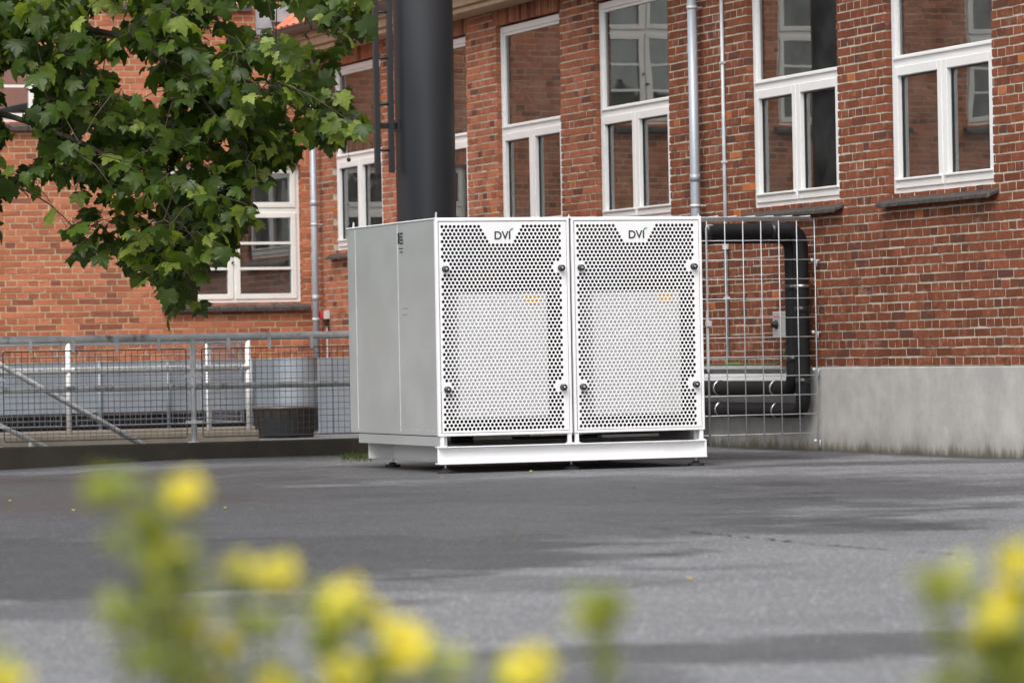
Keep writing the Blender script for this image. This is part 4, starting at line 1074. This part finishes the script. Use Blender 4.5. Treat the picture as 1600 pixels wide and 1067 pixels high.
    # hanging seed balls
    for (x, y) in ((518, 243), (545, 250), (388, 215)):
        p = W(x, y, 28.6); m = MB()
        m.lathe((p.x, p.y, p.z-.016), [(.003, 0), (.013, .005), (.016, .016), (.013, .027), (.003, .032)], 10); m.tube([(p.x, p.y, p.z), (p.x, p.y, p.z+.12)], .0015, 4); m.build('seed_ball', M['twig'], t, smooth=True)
tree()

# ------------------------------------------------------------------ flowering shrubs close to the camera
def petal_mesh():
    out = []
    for v in range(4):
        mb = MB(); R_ = random.Random(40+v)
        for k in range(5):
            a = 2*math.pi*k/5+R_.uniform(-.1, .1); pr_ = []
            ca, sa = math.cos(a), math.sin(a)
            for (r, wd, h) in ((.10, .10, 0), (.45, .34, .10), (.80, .42, .26), (1.0, .26, .36)):
                pr_.append((r, wd, h+R_.uniform(-.04, .04)))
            b = len(mb.v)
            for r, wd, h in pr_:
                for s in (-1, 0, 1):
                    x, y = r, s*wd; mb.v.append((x*ca-y*sa, x*sa+y*ca, h+.05*abs(s)))
            for i in range(3):
                for s in range(2): mb.face((b+i*3+s, b+i*3+s+1, b+i*3+s+4, b+i*3+s+3), R_.random())
        out.append(mb.mesh('petals', M['petal'], smooth=True, attr=True, fix=False))
    return out
PET = petal_mesh()
cm = MB(); cm.lathe((0, 0, 0), [(.20, .0), (.26, .06), (.20, .16), (.06, .2)], 10); CEN = cm.mesh('flower_centre', M['pistil'], smooth=True)
def shrub(label, base_px, blobs, seed):
    R_ = random.Random(seed)
    b0 = at_depth(base_px, 900, 2.9); b0.z = 0
    t = empty('flowering_shrub', b0); tag(t, label, 'shrub', 'yellow flowering shrubs near the camera')
    st = MB(); fo = MB()
    def leaflet(p, d, n, s, a):
        d = d.normalized(); n = (n-d*n.dot(d)).normalized(); x = d.cross(n)
        pts = [p, p+(d*.35+x*.28)*s, p+(d*.75+x*.22)*s, p+d*s, p+(d*.75-x*.22)*s, p+(d*.35-x*.28)*s]
        q = len(fo.v); fo.v += [tuple(v) for v in pts]; fo.face((q, q+1, q+2, q+3), a); fo.face((q, q+3, q+4, q+5), a)
    def tuft(p, n, rad, s, bias=.5):
        for i in range(n):
            o = Vector((R_.gauss(0, 1), R_.gauss(0, 1), R_.gauss(0, 1))).normalized()*R_.random()**.5*rad
            leaflet(p+o, Vector((R_.gauss(0, 1), R_.gauss(0, 1), R_.uniform(0, 1.2))), Vector((R_.gauss(0, .6), R_.gauss(0, .6), 1)), s*R_.uniform(.7, 1.2), min(1, max(0, bias+R_.gauss(0, .25))))
    for (x, y, dep, kind, size) in blobs:
        tip = at_depth(x, y+(11 if kind == 'f' else 0), dep)
        root = b0+Vector((R_.gauss(0, .05), R_.gauss(0, .05), -.01))
        mid_ = root.lerp(tip, .6); mid_.x = tip.x*.75+root.x*.25; mid_.y = tip.y*.75+root.y*.25
        st.tube([root, root.lerp(mid_, .5)+Vector((0, 0, .03)), mid_, tip-Vector((0, 0, .002))], [.003, .0026, .002, .0011], 5, False)
        if kind == 'f' and size > .014:
            o2 = bpy.data.objects.new('flower', R_.choice(PET)); COL.objects.link(o2); o2.parent = t; o2.matrix_parent_inverse = world_of(t).inverted()
            o2.location = tip+cr*R_.uniform(-.017, .017)-cu*R_.uniform(.006, .016)+fw*.01; o2.rotation_euler = (R_.uniform(.2, 1.2), R_.uniform(-.7, .7), R_.uniform(0, 6)); o2.scale = (size*.62,)*3
        L = [mid_.lerp(tip, k/7) for k in range(7)]
        for p in L[1:]: tuft(p, 6, .015, .018, .7)
        if kind == 'f':
            o = bpy.data.objects.new('flower', R_.choice(PET)); COL.objects.link(o); o.parent = t; o.matrix_parent_inverse = world_of(t).inverted()
            nv = (Vector((0, 0, 1))*R_.uniform(.4, .9)-fw*R_.uniform(.5, 1)+Vector((R_.gauss(0, .3), 0, 0))).normalized()
            o.location = tip; o.rotation_euler = nv.to_track_quat('Z', 'Y').to_euler(); o.scale = (size,)*3
            c = bpy.data.objects.new('flower_centre', CEN); COL.objects.link(c); c.parent = o; c.scale = (1, 1, 1)
            tuft(tip-Vector((0, 0, .006)), 12, .016, .018, .8)
        elif kind == 'b':   # bud cluster, yellow green
            tuft(tip, 30, size, .016, .95)
        else: tuft(tip, 34, size, .018, .9)
    for i in range(60):     # leafy body of the bush below the frame
        p = b0+Vector((R_.gauss(0, .13), R_.gauss(0, .10), R_.uniform(.08, .46))); tuft(p, 10, .05, .02, .35)
        st.tube([b0+Vector((R_.gauss(0, .03), R_.gauss(0, .03), 0)), p], [.0025, .001], 4, False)
    st.build('stems', M['stem'], t, smooth=True)
    tag(fo.build('foliage', M['shrub_leaf'], t, attr=True, fix=False), kind='stuff')
F = .0172
shrub('yellow flowering shrub in the left foreground with the tallest green shoot', 380,
      [(175, 768, 2.75, 'l', .017), (292, 762, 2.75, 'f', F*.9), (240, 815, 2.75, 'l', .018), (262, 850, 2.75, 'f', F*.55), (220, 870, 2.75, 'l', .018), (275, 905, 2.75, 'l', .018),
       (375, 882, 2.8, 'f', F*.8), (435, 890, 2.8, 'f', F), (545, 930, 2.85, 'f', F*1.1), (585, 950, 2.85, 'f', F*.6), (300, 975, 2.8, 'f', F*.95), (350, 1000, 2.8, 'f', F*.7), (180, 965, 2.8, 'b', .013), (500, 950, 2.9, 'l', .014),
       (630, 1000, 2.8, 'f', F*1.25), (535, 1045, 2.8, 'f', F*.95), (430, 1062, 2.8, 'f', F*.8), (330, 1062, 2.8, 'f', F*.6), (245, 985, 2.78, 'l', .016), (520, 1000, 2.85, 'l', .018), (590, 1060, 2.85, 'l', .018), (690, 1055, 2.85, 'l', .016), (230, 1040, 2.8, 'b', .014), (400, 985, 2.85, 'b', .014)], 3)
shrub('small yellow flower and green shoot at the bottom centre foreground', 885, [(830, 1040, 2.7, 'f', F*1.15), (942, 950, 2.75, 'l', .015), (935, 985, 2.75, 'l', .013), (800, 1062, 2.75, 'l', .012)], 4)
shrub('yellow flower at the bottom left corner of the foreground', -20, [(8, 1058, 2.75, 'f', F), (-40, 1030, 2.8, 'l', .02)], 9)
shrub('yellow flowering shrub cut off by the right edge of the foreground', 1580,
      [(1590, 868, 2.75, 'f', F*.9), (1580, 930, 2.75, 'f', F), (1555, 955, 2.72, 'f', F*.8), (1485, 925, 2.75, 'l', .017), (1470, 920, 2.75, 'b', .012), (1530, 985, 2.75, 'f', F*.55), (1560, 1010, 2.78, 'l', .02), (1595, 1010, 2.78, 'l', .02), (1510, 1055, 2.75, 'b', .018), (1590, 1060, 2.75, 'l', .02)], 6)

# ------------------------------------------------------------------ small things on the ground
R_ = random.Random(21)
spots = [(340, 798), (352, 796), (420, 800), (436, 798), (395, 797), (690, 747), (765, 755), (752, 770), (423, 763), (115, 800), (10, 800), (85, 812), (96, 829), (420, 820), (808, 845), (1195, 857), (1075, 906), (1466, 744), (990, 765), (1550, 990), (1515, 885), (810, 738), (830, 737), (1125, 716), (245, 790), (15, 785), (200, 775), (505, 735), (530, 728), (1060, 890)]
for i, (x, y) in enumerate(spots):
    p = on_z(x, y, 0); mb = MB(); s = R_.uniform(.008, .016)
    vs = leaf_verts(R_, R_.uniform(-.8, .8)); a = R_.uniform(0, 6.28)
    mt = Matrix.Translation(Vector((p.x, p.y, gz(p.x, p.y)+.010))) @ Matrix.Rotation(a, 4, 'Z') @ Matrix.Rotation(R_.gauss(0, .45), 4, 'X') @ Matrix.Scale(s*1.3, 4)
    leaf_add(mb, mt, vs, R_.random())
    tag(mb.build('fallen_leaf', M['fallen'], attr=True, fix=False), 'small yellow fallen leaf on the asphalt', 'leaf', 'fallen leaves on the yard')
def grass_patch(x0, x1, y, n, hgt, name, label):
    mb = MB()
    for i in range(n):
        p = on_z(R_.uniform(x0, x1), y+R_.gauss(0, 3.0)); 
        if p.y > KY0-.01: p.y = KY0-.02-R_.random()*.1
        z = gz(p.x, p.y); h = hgt*R_.uniform(.3, 1); d = Vector((R_.gauss(0, .5), R_.gauss(0, .5), 1))*h; wv = Vector((R_.gauss(0, 1), R_.gauss(0, 1), 0)).normalized()*.003
        q = Vector((p.x, p.y, z-.003)); mb.poly((q-wv, q+wv, q+d*.6+wv*.6, q+d), R_.random())
    o = mb.build(name, M['grass'], attr=True, fix=False); tag(o, label, 'grass', kind='stuff')
grass_patch(535, 585, 715, 500, .05, 'grass', 'short green grass growing at the kerb end behind the heat pump')
grass_patch(440, 560, 712, 260, .018, 'moss', 'low moss along the foot of the concrete kerb')
